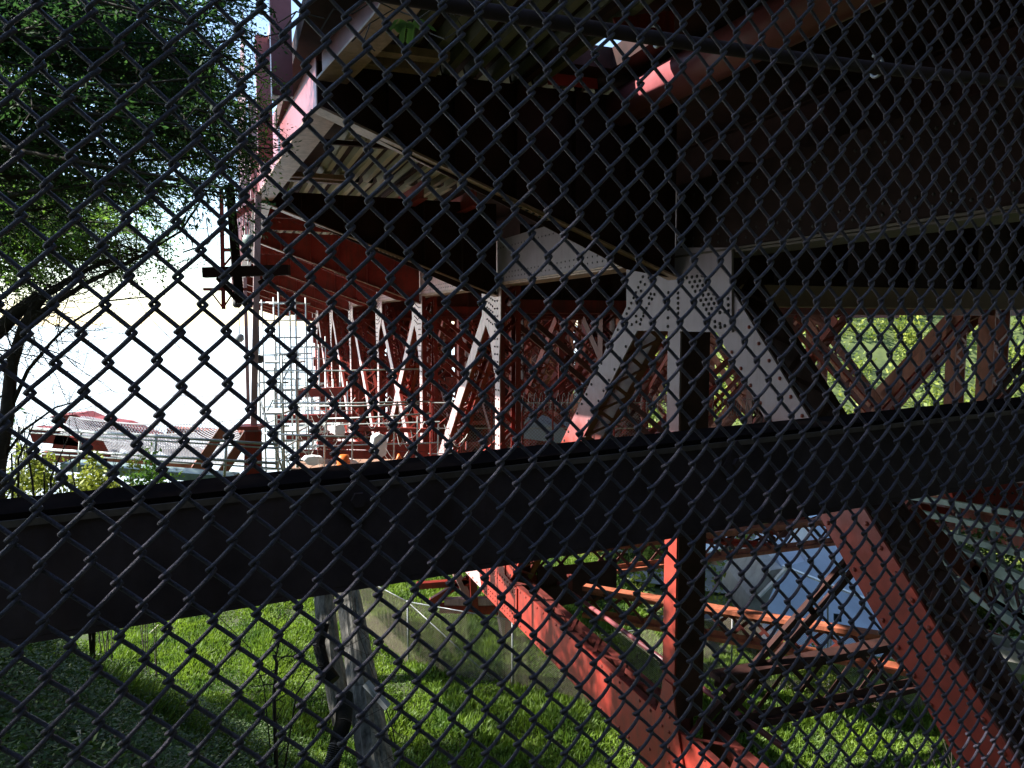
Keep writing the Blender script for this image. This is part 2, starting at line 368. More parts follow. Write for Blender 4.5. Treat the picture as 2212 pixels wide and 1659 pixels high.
# chords
for n in range(-1, 6):
    near = n == 0
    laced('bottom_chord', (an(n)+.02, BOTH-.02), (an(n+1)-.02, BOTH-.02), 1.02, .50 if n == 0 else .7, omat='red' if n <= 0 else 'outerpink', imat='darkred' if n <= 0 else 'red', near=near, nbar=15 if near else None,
          riv=(.36, 'rivetred', True, .032) if n == 0 else ((.4, 'rivetred', False, .032) if n < 3 else None), faces=(1,) if n <= 0 else (-1, 1), label='red bottom chord with laced top running to the column foot' if n == 0 else None)
    m = MB(); m.bar(W(an(n), -.3, 1.62), W(an(n+1), -.3, 1.62), 1.08, .62, Z)
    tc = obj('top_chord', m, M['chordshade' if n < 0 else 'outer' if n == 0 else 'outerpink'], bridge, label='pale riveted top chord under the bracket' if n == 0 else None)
    if n < 3:
        rivets([(x, h) for h in (1.18, 1.30, 1.95) for x in np.arange(an(n)+.2, an(n+1), .21)], tc, .001, .026, 'rivetdark', joined=(n != 0))
    m = MB(); m.bar(W(an(n), -.3, 1.05), W(an(n+1), -.3, 1.05), .72, .03, O); m.bar(W(an(n), -.3, 1.015), W(an(n+1), -.3, 1.015), .6, .03, O); obj('cover_plate', m, M['flange' if n >= 0 else 'brownshade'], tc)
# cantilever brackets with outer girder
tips = {}
T1 = on_a(686, 233, an(0)); T2 = on_a(556, 432, an(1))
for n in range(-1, 12): tips[n] = T1 if n == 0 else (T2 if n == 1 else ((5.2, 3.1) if n < 0 else (T2[0]-.1, T2[1]-.03*(n-1))))
ROOT = .72
FL = 'flange'
for n in range(-1, 11):
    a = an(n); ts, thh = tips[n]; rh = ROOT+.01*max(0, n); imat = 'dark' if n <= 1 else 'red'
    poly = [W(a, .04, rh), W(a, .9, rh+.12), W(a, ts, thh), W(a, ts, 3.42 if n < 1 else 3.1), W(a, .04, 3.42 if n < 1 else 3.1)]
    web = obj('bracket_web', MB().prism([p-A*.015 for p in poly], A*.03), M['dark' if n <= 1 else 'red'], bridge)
    m = MB(); m.bar(W(a, .02, rh-.015), W(a, ts+.02, thh-.015), .34, .03, A); obj('bottom_flange', m, M[FL], web)
    for k in range(1, 6):
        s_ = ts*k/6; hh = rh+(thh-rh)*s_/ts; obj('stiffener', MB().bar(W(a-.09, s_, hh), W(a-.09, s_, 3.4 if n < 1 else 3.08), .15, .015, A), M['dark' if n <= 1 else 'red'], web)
    # bolted splice on the flange
    s_ = ts*.47; hh = rh+(thh-rh)*.47
    m = MB(); m.bar(W(a, s_-.35, hh-.055-.35*(thh-rh)/ts), W(a, s_+.35, hh-.055+.35*(thh-rh)/ts), .3, .02, A); sp = obj('splice_plate', m, M[FL], web)
    if n <= 2: rivets([W(a+da, s_+ds, hh-.065+ds*(thh-rh)/ts) for ds in np.arange(-.3, .31, .1) for da in (-.1, .1)], sp, r=.03, nrm=-Z, up=A, joined=(n != 0))
def girder(a0, s0, h0, a1, s1, h1, mk):
    top = 3.55
    g = obj('edge_girder', MB().prism([W(a0, s0, h0), W(a1, s1, h1), W(a1, s1, top+.4), W(a0, s0, top+.4)], -O*.03), M[mk], bridge)
    m = MB(); m.bar(W(a0, s0-.12, h0-.015), W(a1, s1-.12, h1-.015), .40, .03, O); obj('bottom_flange', m, M[FL], g)
ne = [(-3, 4.75, 3.17), (an(-1), 4.9, 3.17), (8.0, 5.14, 3.16), (an(0)-.1, 5.45, 3.17)]
for i in range(3): girder(*ne[i], *ne[i+1], 'purple')
for n in range(0, 10): girder(an(n)+.1, tips[n][0], tips[n][1], an(n+1)-.1, tips[n+1][0], tips[n+1][1]+.01, 'outerpink' if n > 1 else 'purple')
# floor beams between the trusses
for n in range(-1, 10):
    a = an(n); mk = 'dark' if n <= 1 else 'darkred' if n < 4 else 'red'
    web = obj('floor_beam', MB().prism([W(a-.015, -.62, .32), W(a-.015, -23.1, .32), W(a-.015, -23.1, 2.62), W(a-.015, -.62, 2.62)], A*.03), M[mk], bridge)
    m = MB(); m.bar(W(a-.11, -.62, .47), W(a-.11, -23.1, .47), .32, .02, Z); m.bar(W(a-.06, -.62, .635), W(a-.06, -23.1, .635), .12, .012, A); m.bar(W(a, -.62, .295), W(a, -23.1, .295), .45, .03, A)
    obj('flange_angle', m, M['brown' if n <= 0 else 'red'], web)
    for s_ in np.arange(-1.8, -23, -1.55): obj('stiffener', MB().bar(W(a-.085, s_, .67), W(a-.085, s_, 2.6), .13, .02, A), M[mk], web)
# stringers below the roadway, then the deck itself with its drain gap
for k, s_ in enumerate(np.arange(-1.9, -23, -1.9)):
    m = MB(); m.bar(W(-3, s_, 3.05), W(an(9), s_, 3.05), .72, .02, Z); m.bar(W(-3, s_, 3.42), W(an(9), s_, 3.42), .26, .02, O)
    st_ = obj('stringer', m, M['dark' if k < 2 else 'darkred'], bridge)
    m = MB(); m.bar(W(-3, s_, 2.66), W(an(9), s_, 2.66), .28, .025, O); obj('bottom_flange', m, M[FL], st_)
def corrugated(a0, a1, s0, s1, h, pitch=.34, amp=.085, mk='corr'):
    ss = np.arange(s0, s1, pitch); prof = []
    for s_ in ss: prof += [(s_, h), (s_+pitch*.32, h), (s_+pitch*.45, h+2*amp), (s_+pitch*.87, h+2*amp)]
    prof.append((s1, h)); N = len(prof); V = []; F = []
    for a_ in (a0, a1):
        for s_, hh in prof: V.append(W(a_, s_, hh))
        for s_, hh in prof: V.append(W(a_, s_, hh+.012))
    for i in range(N-1):
        F.append((i, i+1, 2*N+i+1, 2*N+i)); F.append((N+i, 3*N+i, 3*N+i+1, N+i+1))
    m = MB(); m.add(V, F); obj('corrugated_panel', m, M[mk], bridge)
for n in range(-1, 9):
    e = min(tips[n][0], tips[n+1][0])-.2
    if n >= 0: corrugated(an(n)+.05, an(n+1)-.05, 1.2 if n else .3, e-.9 if n == 0 else e, 3.43)
    else: corrugated(an(-1)-3, an(0)-.05, 2.35, 4.75, 3.43, mk='corrshade')
    m = MB()
    for da in (-.95, -.45):
        m.bar(W(an(n+1)+da, 4.0, 3.33), W(an(n+1)+da, e+.1, 3.33), .2, .10, A)
    obj('outrigger', m, M[FL], bridge)
    m = MB(); m.bar(W(an(n)+.05, 2.75, 3.36), W(an(n+1)-.05, 2.75, 3.36), .1, .08, O); m.bar(W(an(n)+4.2, .3, 3.36), W(an(n)+4.2, e, 3.36), .1, .08, A); obj('panel_joist', m, M['dark'], bridge)
m = MB()    # roadway slab, with a slot left open
def slab(a0, a1, s0, s1, z0, z1): m.box(W((a0+a1)/2, (s0+s1)/2, (z0+z1)/2), A*(a1-a0)/2, O*(s1-s0)/2, Z*(z1-z0)/2)
slab(-14, an(10), 2.25, 5.75, 3.56, 3.85); slab(-14, 8.75, .9, 2.247, 3.56, 3.85); slab(9.75, an(10), .9, 2.247, 3.56, 3.85); slab(8.753, 9.747, .9, 1.55, 3.56, 3.85); slab(-14, an(10), -24.5, .897, 3.56, 3.85)
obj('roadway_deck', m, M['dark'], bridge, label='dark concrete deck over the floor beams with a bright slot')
m = MB(); m.tube([W(5.5, 1.02, 3.22), W(10.3, 1.10, 3.22)], .27, 16); obj('drain_pipe', m, M['purple'], bridge, smooth=True)
for px_, a_ in (([(1180, 140), (1285, 122), (1292, 192), (1185, 182)], 10.2), ([(1325, 38), (1456, 22), (1456, 74), (1335, 74)], 7.75)):
    obj('web_plate', MB().prism([W(a_, *on_a(u, v, a_)) for u, v in px_], A*.03), M['red'], bridge)
for s_, h_ in ((1.0, 3.05), (2.3, 3.15)):
    m = MB(); m.bar(W(an(1)-1.3, s_, h_), W(an(9), s_, h_), .42, .02, Z); m.bar(W(an(1)-1.3, s_, h_-.22), W(an(9), s_, h_-.22), .22, .02, O); obj('sidewalk_stringer', m, M['red'], bridge)
for n in range(1, 8):
    for d_ in (.33, .66): m = MB(); m.bar(W(an(n)+BN*d_, .3, 3.1), W(an(n)+BN*d_, 5.6, 3.1), .5, .03, Z); obj('cross_stringer', m, M['red'], bridge)
# sidewalk rail and wind screen posts standing on the outer edge
for n in range(-1, 8):
    a = an(n)
    for da in (0, BN/2):
        m = MB(); s_ = 5.95; m.bar(W(a+da, s_, 2.9), W(a+da, s_, 5.1), .22, .26, A); obj('rail_post', m, M['purple' if n < 1 else 'outerpink'], bridge)
    m = MB(); m.bar(W(a, 5.8, 5.1), W(a+BN, 5.8, 5.1), .12, .14, O); obj('hand_rail', m, M['outerpink'], bridge)
    if n in (3, 4):
        for k in range(30):
            m = MB(); m.bar(W(a+.1+k*.28, 5.62, 3.9), W(a+.1+k*.28, 5.62, 13.5), .10, .03, A); obj('screen_slat', m, M['outerpink'], bridge)
# far truss
SF = -18.
M['farrust'] = mat('far_rust_paint', (.36, .12, .08), .55, .25, 2., grime=.6)
def far(name, p, q, wid, s0, mk='red', depth=.7, lace=True):
    p = np.array(p, float); q = np.array(q, float); d = (q-p)/np.linalg.norm(q-p); t = np.array([-d[1], d[0]]); tw = t[0]*A+t[1]*Z; L = np.linalg.norm(q-p)
    P = lambda c, s: W(c[0], s, c[1]); m = MB()
    for ss in (s0, s0-depth): m.bar(P(p, ss), P(q, ss), wid, .04, tw)
    if lace:
        nb = max(4, int(L/(depth*.8)))
        for k in range(nb):
            sa, sb = (s0, s0-depth) if k % 2 else (s0-depth, s0)
            for e in (-1, 1): m.bar(P(p+(q-p)*k/nb+t*e*wid/2, sa), P(p+(q-p)*(k+1)/nb+t*e*wid/2, sb), .012, .09, tw)
    return obj(name, m, M[mk], bridge)
for n in range(0, 7):
    a = an(n); far('far_column', (a, BOTH), (a, .9), .62, SF, 'farrust')
    if n in (1, 2): far('far_column', (a+1.35, BOTH), (a+1.35, .9), .4, SF, 'farrust', .5)
    far('far_bottom_chord', (a, BOTH), (an(n+1), BOTH), .9, SF)
    far('far_top_chord', (a, 1.2), (an(n+1), 1.2), .9, SF, lace=False)
    q = (a+BN-.3, BOTH+.4); far('far_diagonal', (a+.6, .6), q, .5, SF, 'farrust')
    if n in (1, 2): far('far_diagonal', (a+1.75, .6), (q[0]+1.1, q[1]), .5, SF-.9, 'farrust')
    if n in (1, 2, 3, 6): far('far_diagonal', (an(n+1)-.5, .6), (a+.3, BOTH+.4), .4, SF+1.2, 'farrust')
# far tower bent closing the view along the bridge
m_ = 0
for s_ in np.arange(-.6, -31, -3.0):
    m = MB(); m.bar(W(an(6)+3, s_, -26), W(an(6)+3, s_, 3.2), .9, .6, O); obj('tower_post', m, M['red'], bridge)
for h_ in np.arange(-24, 2.5, 1.9):
    m = MB(); m.bar(W(an(6)+3.1, 0, h_), W(an(6)+3.1, -31.5, h_), .75 if int(h_) % 2 else .4, .5, Z); obj('tower_strut', m, M['red' if int(h_) % 3 else 'darkred'], bridge)
for k in range(5):
    m = MB(); m.prism([W(an(6)+4.4, -.7-6*k, -26), W(an(6)+4.4, -6.2-6*k, -26), W(an(6)+4.4, -6.2-6*k, 2.8), W(an(6)+4.4, -.7-6*k, 2.8)], A*.1); obj('tower_panel', m, M['red' if k % 2 else 'darkred'], bridge)
for k in range(10):
    s_ = -.6-3*k; m = MB()
    for h_ in np.arange(-24, 2, 3.8): m.bar(W(an(6)+3.5, s_, h_), W(an(6)+3.5, s_-3, h_+3.8), .35, .3, O); m.bar(W(an(6)+3.8, s_-3, h_), W(an(6)+3.8, s_, h_+3.8), .35, .3, O)
    obj('tower_lacing', m, M['red'], bridge, kind='stuff')
# sway frames, cross struts, lateral bracing
def xbar(name, p, q, mk='red', wdt=.34, dbl=True, parent=None):
    m = MB(); p = np.asarray(p, float); q = np.asarray(q, float); d = unit(q-p); sd_ = unit(np.cross(d, A) if abs(d.dot(A)) < .8 else np.cross(d, Z))
    if dbl:
        for e in (-1, 1): m.bar(p+sd_*e*wdt/2, q+sd_*e*wdt/2, wdt*.42, .1, sd_)
        L = np.linalg.norm(q-p); k = 0; x = .4
        while x < L-.4: m.bar(p+d*x-sd_*wdt*.3, p+d*x+sd_*wdt*.3, .12, .015, d); x += 1.3
    else: m.bar(p, q, wdt, .12, sd_)
    return obj(name, m, M[mk], parent or bridge)
for n in range(0, 7):
    a = an(n)+.05; mid = -9.5
    if n > 0:
        xbar('sway_brace', W(a, -.7, .1), W(a, mid+.2, BOTH+.5), 'darkred' if n == 1 else 'red')
        xbar('sway_brace', W(a+.2, mid+.2, .1), W(a+.2, -.7, BOTH+.5), 'red')
        xbar('sway_brace', W(a, mid-.2, .1), W(a, SF+.6, BOTH+.5), 'red'); xbar('sway_brace', W(a+.2, SF+.6, .1), W(a+.2, mid-.2, BOTH+.5), 'red')
    else:
        xbar('sway_brace', W(a, mid+.2, .1), W(a, -.9, BOTH+.3), 'dark', .26)
    if n in (1, 2, 3): xbar('hanger', W(a, mid, .2), W(a, mid, BOTH+.4), 'darkred' if n < 2 else 'red', .3, False)
for n in range(1, 6):
    for s_ in (-5.2, -11.4):
        a = an(n)+4.2; far('inner_post', (a, BOTH), (a, .3), .36, s_, 'darkred' if n < 3 else 'red', .45)
        far('inner_brace', (a-3.6, .2), (a+3.4, BOTH+.3), .32, s_-.5, 'red', .4); 
        if n != 2: far('inner_brace', (a+3.6, .2), (a-3.4, BOTH+.3), .30, s_-1.1, 'darkred', .4)
def lattice(name, p, q, hgt, mk, nb, near=True, label=None):
    p = np.asarray(p, float); q = np.asarray(q, float); d = unit(q-p); sd_ = unit(np.cross(d, Z)); m = MB(); up = np.cross(sd_, d)
    for e in (0, 1): m.bar(p-Z*hgt*e, q-Z*hgt*e, .30, .10, sd_)
    for e in (0, 1): m.bar(p-Z*(hgt*e+(.1 if e == 0 else -.1)), q-Z*(hgt*e+(.1 if e == 0 else -.1)), .14, .02, Z)
    o = obj(name, m, M['outerpink'if mk == 'outerpink' else mk], bridge)
    if label: o['label'] = label
    for k in range(nb):
        for e in (0, 1):
            a_ = p+(q-p)*k/nb-Z*(.08+e*(hgt-.16))+sd_*.02*(1-2*e); b_ = p+(q-p)*(k+1)/nb-Z*(.08+(1-e)*(hgt-.16))+sd_*.02*(1-2*e)
            dd = b_-a_; l = np.linalg.norm(dd); dx = dd/l; dz = sd_; dy = np.cross(dz, dx)
            put('lacing_bar', unitbar('dark' if mk != 'orange_steel' else 'darkred'), o, frame(dx*l, dy*.08, dz*.015, (a_+b_)/2))
    return o
lattice('cross_strut', W(an(1)-.1, -.9, -6.25), W(an(1)-.1, SF+1, -6.25), .78, 'orange_steel', 26, label='lattice strut crossing between the trusses behind the column')
lattice('cross_strut', W(an(2)-.1, -.9, -6.25), W(an(2)-.1, SF+1, -6.25), .78, 'red', 26)
c0 = on_a(1600, 1562, an(0)); c1 = on_a(1950, 1478, an(0))
lattice('cross_strut', W(an(0), -.9, -5.98), W(an(0), -12, -5.98), .95, 'dark', 14, label='dark lattice strut low on the right above the sunlit grass')
l0 = on_h(1262, 1268, -6.9); l1 = on_h(1935, 1395, -6.9)
lattice('lateral_brace', W(l0[0], l0[1], -6.9), W(l1[0]-.6, l1[1]-1.2, -6.9), .72, 'orange_steel', 16, label='lattice brace crossing below the building with a sunlit top edge')
lattice('lateral_brace', W(an(2), -9.5, -6.9), W(an(1), SF+1, -6.9), .6, 'red', 14)
lattice('lateral_brace', W(an(1)+.5, -9.7, -6.6), W(an(2), -1, -6.6), .6, 'red', 14)
# maintenance handrail along the bottom chord
r0 = on_s(1140, 1212, -1.6); r1 = on_s(1700, 1620, -1.6)
m = MB(); m.tube([W(r0[0], -1.6, r0[1]), W(r1[0], -1.6, r1[1])], .055, 10); pr_ = obj('pipe_rail', m, M['purple'], bridge, smooth=True)
pa, ph = on_s(1230, 1282, -1.6); m = MB(); m.bar(W(pa, -1.6, ph), W(pa, -1.6, BOTH+.5), .12, .12, A); obj('rail_post', m, M['darkred'], bridge)
m = MB(); m.prism([W(an(1)-.4, -1, BOTH+.5), W(an(1)-.4, -3.4, BOTH+.5), W(an(1)-.4, -3.4, BOTH-.6), W(an(1)-.4, -1, BOTH-.6)], A*.06); obj('end_plate', m, M['dark'], bridge)

# unseen concrete abutment added behind the photographer to block sky light
m = MB(); m.box(W(-9.5, -8, -2), A*1.2, O*20, Z*6.5); obj('added_abutment_wall', m, M['conc'], label='concrete abutment wall added out of view behind the camera to block light', category='wall')

# ------------------------------------------------------------------ FOREGROUND FENCE
E1 = np.array([3.28992906e-02, 1.46034009e-02, 6.14296696e-04]); E2 = np.array([2.58388705e-04, -3.46702328e-04, -4.54755307e-02]); P0 = np.array([-7.49388102e-01, 1.17541359, -1.64494306e-02])
FN = unit(np.cross(E1, -E2)); FN = FN if FN[1] < 0 else -FN
fence = thing('chain_link_fence', P0+E1*30+E2*32, 'dark vinyl coated chain link fence filling the whole foreground', 'fence')
def fpt(i, j, d=0.):
    wob = .05*math.sin(i*.31+j*.17)+.03*math.sin(i*.9-j*.5)
    return P0+E1*(i+wob*.5)+E2*(j+wob*.35)+FN*d
DL = .18; DEP = .0056; RW = .0040
for k in range(-5, 75):
    pts = []; j0 = -24 if (k-24) % 2 == 0 else -23
    for j in range(34, j0-1, -2) if (34-k) % 2 == 0 else range(33, j0-1, -2):
        jj = random.uniform(-.02, .02)
        for q_ in (0, .025, .075, .16, .33, .5, .67, .84, .925, .975):
            d_ = DEP*min(1, math.sin(math.pi*q_)/.42) if 0 < q_ < 1 else 0
            bow = .11*math.sin(math.pi*q_)*max(0, min(1, (j+10)/24.))*max(.25, min(1, k/30.))
            pts.append(fpt(k-DL+(1+2*DL)*q_+bow*.5, j-q_+bow+jj, d_))
        for q_ in (0, .025, .075, .16, .33, .5, .67, .84, .925, .975):
            d_ = -DEP*min(1, math.sin(math.pi*q_)/.42) if 0 < q_ < 1 else 0
            bow = .05*math.sin(math.pi*q_)*max(0, min(1, (j+10)/24.))*max(.25, min(1, k/30.))
            pts.append(fpt(k+1+DL-(1+2*DL)*q_+bow*.5, j-1-q_-bow+jj, d_))
    m = MB().tube(pts, RW, 6); obj('wire', m, M['wire'], fence, smooth=True)
# rail pipe behind the mesh with its clip
q0 = at(860, -8, 1.62); q1 = at(2260, 182, 2.55)
obj('rail_pipe', MB().tube([q0+(q1-q0)*t-Z*.02*math.sin(math.pi*t) for t in np.linspace(-.2, 1.1, 14)], .017, 12), M['beam'], fence, smooth=True)
c_ = at(1884, 143, 2.24); d_ = unit(q1-q0); b_ = unit(np.cross(d_, Z))
obj('rail_clip', MB().tube([c_+.028*(math.cos(x)*Z+math.sin(x)*b_)+d_*.006*x for x in np.linspace(0, 5.6, 16)], .0045, 6), M['pipe'], fence, smooth=True)
c_ = at(1407, 77, 1.95)
obj('rail_clip', MB().tube([c_+.024*(math.cos(x)*Z+math.sin(x)*b_)+d_*.006*x for x in np.linspace(0, 5.6, 16)], .0045, 6), M['pipe'], fence, smooth=True)
# steel channel behind it
bd = unit(ray(5130, 563)); bt = at(0, 1127, 1.36); hh = .223; side = unit(np.cross(bd, Z)); side = side if side[1] > 0 else -side
gb = thing('guard_beam', bt-bd*.6-Z*hh, 'long dark steel channel beam crossing the picture right behind the fence', 'beam')
p_, q_ = bt-bd*1.2, bt+bd*5.2; tk = .012
obj('beam_web', MB().prism([p_, q_, q_-Z*hh, p_-Z*hh], side*tk), M['beam'], gb)
obj('top_flange', MB().prism([p_+Z*.001+side*.001, q_+Z*.001+side*.001, q_+Z*.001+side*.15, p_+Z*.001+side*.15], Z*.012), M['beamtop'], gb)
obj('lip', MB().prism([p_+Z*.001-side*.006, q_+Z*.001-side*.006, q_-Z*.012-side*.006, p_-Z*.012-side*.006], side*.007), M['lipsteel'], gb)
obj('bottom_flange', MB().prism([p_-Z*(hh+.001)+side*.001, q_-Z*(hh+.001)+side*.001, q_-Z*(hh+.001)+side*.15, p_-Z*(hh+.001)+side*.15], -Z*.012), M['beam'], gb)
def bpoint(u, v):
    d = ray(u, v); n = side; return d*(bt.dot(n)/d.dot(n))
for u, v, up_ in ((772, 1076, 1), (1586, 1000, 1)):
    c = bpoint(u, v)-side*.002; r_ = .062
    P = obj('bolt_plate', MB().prism([c+bd*r_*.75+Z*r_*.2, c+Z*r_, c-bd*r_*.75-Z*r_*.2, c-Z*r_*1.05], -side*.008), M['beam'], gb)
    hexp = [c-side*.009+.017*(math.cos(x)*bd+math.sin(x)*Z) for x in np.arange(6)*math.pi/3]
    obj('bolt_head', MB().prism(hexp, -side*.012), M['beam'], P)

# ------------------------------------------------------------------ SCENERY
def gh(u, v, y0=2.5, y1=200):      # where a sight line meets the ground
    for y in np.arange(y0, y1, .1):
        p = at(u, v, y)
        if p[2] <= ground(p[0], p[1]): return np.array([p[0], p[1], float(ground(p[0], p[1]))])
    return at(u, v, y1)
def drop(p, dz=0.): return np.array([p[0], p[1], float(ground(p[0], p[1]))+dz])
# ---- foliage
def quads(name, P, D, N, L, Wd, m, parent=None, **props):
    """leaf quads: base points P, directions D, normals N, length L, width Wd (arrays)"""
    D = D/np.linalg.norm(D, axis=1, keepdims=True); S = np.cross(D, N); S /= np.maximum(np.linalg.norm(S, axis=1, keepdims=True), 1e-6)
    L = L[:, None]; w_ = Wd[:, None]
    V = np.stack([P, P+D*L*.5+S*w_*.5, P+D*L, P+D*L*.5-S*w_*.5], 1).reshape(-1, 3)
    F = np.arange(len(V)).reshape(-1, 4)
    me = arr_mesh(name, V, F, m, 4); return put(name, me, parent, **props)
def spray(P0s, P1s, n, size, jitter=.05, flat=.35):
    """n leaves along each twig P0->P1"""
    T = len(P0s); t = RNG.random((T, n, 1)); base = P0s[:, None]+(P1s-P0s)[:, None]*t
    d = (P1s-P0s)[:, None]/np.maximum(np.linalg.norm(P1s-P0s, axis=1)[:, None, None], 1e-6)
    side = np.cross(d, np.array([0, 0, 1.])); sg = np.sign(RNG.random((T, n, 1))-.5)
    D = d*.7+side*sg*.9+RNG.normal(0, flat, (T, n, 3)); base = base+RNG.normal(0, jitter, (T, n, 3))
    k = T*n; return base.reshape(k, 3), D.reshape(k, 3), RNG.normal(0, .5, (k, 3))+np.array([0, 0, 1.]), size*RNG.uniform(.6, 1.4, k)
def twigs_from(pts, per, ln, droop=.25, spread=1.):
    A_, B_ = [], []
    for i in range(len(pts)-1):
        for _ in range(per):
            b = pts[i]+(pts[i+1]-pts[i])*random.random(); d = unit(pts[i+1]-pts[i])*.6+RNG.normal(0, .6*spread, 3); d[2] -= droop
            A_.append(b); B_.append(b+unit(d)*ln*random.uniform(.5, 1.3))
    return A_, B_
def curve(p, q, sag=.3, n=9, wob=.12):
    p = np.asarray(p, float); q = np.asarray(q, float); w1 = RNG.normal(0, wob, 3); w2 = RNG.normal(0, wob, 3)
    return [p+(q-p)*t+w1*math.sin(math.pi*t)+w2*math.sin(2*math.pi*t)-Z*sag*(t*t-t*.2) for t in np.linspace(0, 1, n)]
def conifer(loc, top, boughs, label, group, leafmat_='cedar', per=7, ln=.45, nl=34, size=.055, r0=.22, barkm='barkd'):
    t = thing('conifer_tree', loc, label, 'tree', group)
    obj('trunk', MB().tube(curve(loc-Z*.3, top, 0, 8, .15), list(np.linspace(r0, r0*.35, 8)), 10), M[barkm], t, smooth=True)
    PA, PB = [], []; tw = MB()
    for p, q, sag in boughs:
        c = curve(p, q, sag); mb_ = MB().tube(c, list(np.linspace(.05, .008, len(c))), 5); obj('branch', mb_, M[barkm], t, smooth=True)
        a_, b_ = twigs_from(c[1:], per, ln); PA += a_; PB += b_
    for a_, b_ in zip(PA, PB): tw.tube([a_, (np.array(a_)+b_)/2+RNG.normal(0, .03, 3), b_], [.006, .004, .002], 3, False)
    obj('twigs', tw, M['twig'], t, kind='stuff')
    PA = np.array(PA); PB = np.array(PB); P_, D_, N_, L_ = spray(PA, PB, nl, size)
    quads('foliage', P_, D_, N_, L_, L_*.38, M[leafmat_], t, kind='stuff'); return t
# tree one: overhanging boughs in the upper left
tb = drop(np.array([-8.6, 7.2, 0])); bo = []
for i in range(74):
    v1 = random.uniform(-60, 400); umax = 560 if v1 < 330 else 500; u1 = random.uniform(120, umax) if i > 22 else random.uniform(440, 575)
    if u1 > 480 and 60 < v1 < 150: u1 = 450
    Y1 = random.uniform(6.2, 9.2); q = at(u1, v1+random.uniform(0, 40), Y1); p = np.array([-8.4, 7.3+random.uniform(-.3, .3), max(.3, q[2]+random.uniform(.1, .8))])
    p = p+(q-p)*random.uniform(0, .35); bo.append((p, q, random.uniform(.05, .35)))
conifer(tb, np.array([-8.4, 7.4, 6.5]), bo, 'dark conifer whose boughs hang over the upper left corner', None)
# lighter sprays nearer the bridge
bo = []
for i in range(16):
    u1 = random.uniform(440, 575); v1 = random.uniform(120, 330); q = at(u1, v1, random.uniform(8.6, 10)); bo.append((q+np.array([-1.9, .4, .5]), q, .25))
for i in range(6):
    u1 = random.uniform(240, 400); v1 = random.uniform(40, 160); q = at(u1, v1, random.uniform(8.6, 10)); bo.append((q+np.array([-1.6, .4, .4]), q, .25))
tb2 = drop(np.array([-9.6, 11.2, 0])); conifer(tb2, np.array([-8.8, 10.8, 6.]), bo, 'lighter green conifer with feathery sprays reaching to the bridge edge', None, 'cedarlight', per=6, ln=.4, nl=34, size=.05)
# tree two: further lobe with sunlit tips, over the white sky
bo = []
for i in range(44):
    u1 = random.uniform(30, 372); lim = 560-(abs(u1-280)/250)*60 if u1 > 160 else 600
    v1 = random.uniform(380, lim); q = at(u1, v1, random.uniform(11.5, 14.5)); bo.append((np.array([-12.4+random.uniform(0, 2), 13.6, q[2]+random.uniform(0, .7)]), q, .3))
tb3 = drop(np.array([-12.6, 13.8, 0])); conifer(tb3, np.array([-12.4, 13.6, 4.6]), bo, 'further conifer with sunlit yellow green tips above the pale sea', None, 'cedarlight', per=6, ln=.6, nl=30, size=.08)
# trees added mostly out of view to throw dappled shade and block skylight
def shade_tree(x, y, h, r, label, n=14000, leaf=.16, mat_='cedar'):
    b = drop(np.array([x, y, 0.])); t = thing('conifer_tree', b, label, 'tree')  # every conifer_tree made here is added for shade
    obj('trunk', MB().tube([b-Z*.2, np.array([x, y, h])], [.24, .1], 8), M['barkd'], t, smooth=True)
    c = RNG.normal(0, 1, (90, 3)); c /= np.linalg.norm(c, axis=1, keepdims=True); c = c*RNG.random((90, 1))**.4*r*.8+np.array([x, y, h])
    P_ = c[RNG.integers(0, 90, n)]+RNG.normal(0, r*.17, (n, 3)); D_ = RNG.normal(0, 1, (n, 3)); L_ = leaf*RNG.uniform(.6, 1.4, n)
    quads('shade_crown', P_, D_, RNG.normal(0, 1, (n, 3)), L_, L_*.45, M[mat_], t, kind='stuff')
shade_tree(-5.6, -.2, 5.2, 2.9, 'dense conifer added out of view left of the fence to shade the wire')
shade_tree(-9.5, .6, 6.0, 3.2, 'second conifer added out of view on the left slope for shade')
shade_tree(-7.3, 2.8, 7.4, 2.6, 'tall conifer added out of view left of the fence for shade')
shade_tree(-8.4, 8.8, 7.6, 2.3, 'broad dense conifer added above the upper left corner to cast shade')
shade_tree(-17.5, 18.6, -3.2, 2.9, 'tree added low on the slope outside the left edge for dappled shade', 8000, .2)
shade_tree(-19.8, 24, -4.4, 3.2, 'second tree added lower on the slope outside the left edge for dappled shade', 8000, .22)
shade_tree(-19.4, 21, 1.2, 2.7, 'tall slim tree added outside the left edge for dappled shade', 8000, .2)
shade_tree(-12.8, 16.2, 2.8, 2.5, 'tree with an open crown added at the left edge to dapple the chord', 6500, .16)
shade_tree(-4.5, -5.0, 4.5, 3.2, 'dense conifer added on the bank behind the camera to block light')
shade_tree(-10.5, -5.0, 5.0, 3.6, 'second dense conifer added on the bank further left to block light')
shade_tree(-15.5, 8.5, 4.5, 3.4, 'round conifer added outside the left edge of the slope for shade', 9000, .2)
shade_tree(-12.5, 4.6, 4.4, 3.0, 'conifer added outside the left edge of the slope for shade', 9000, .2)
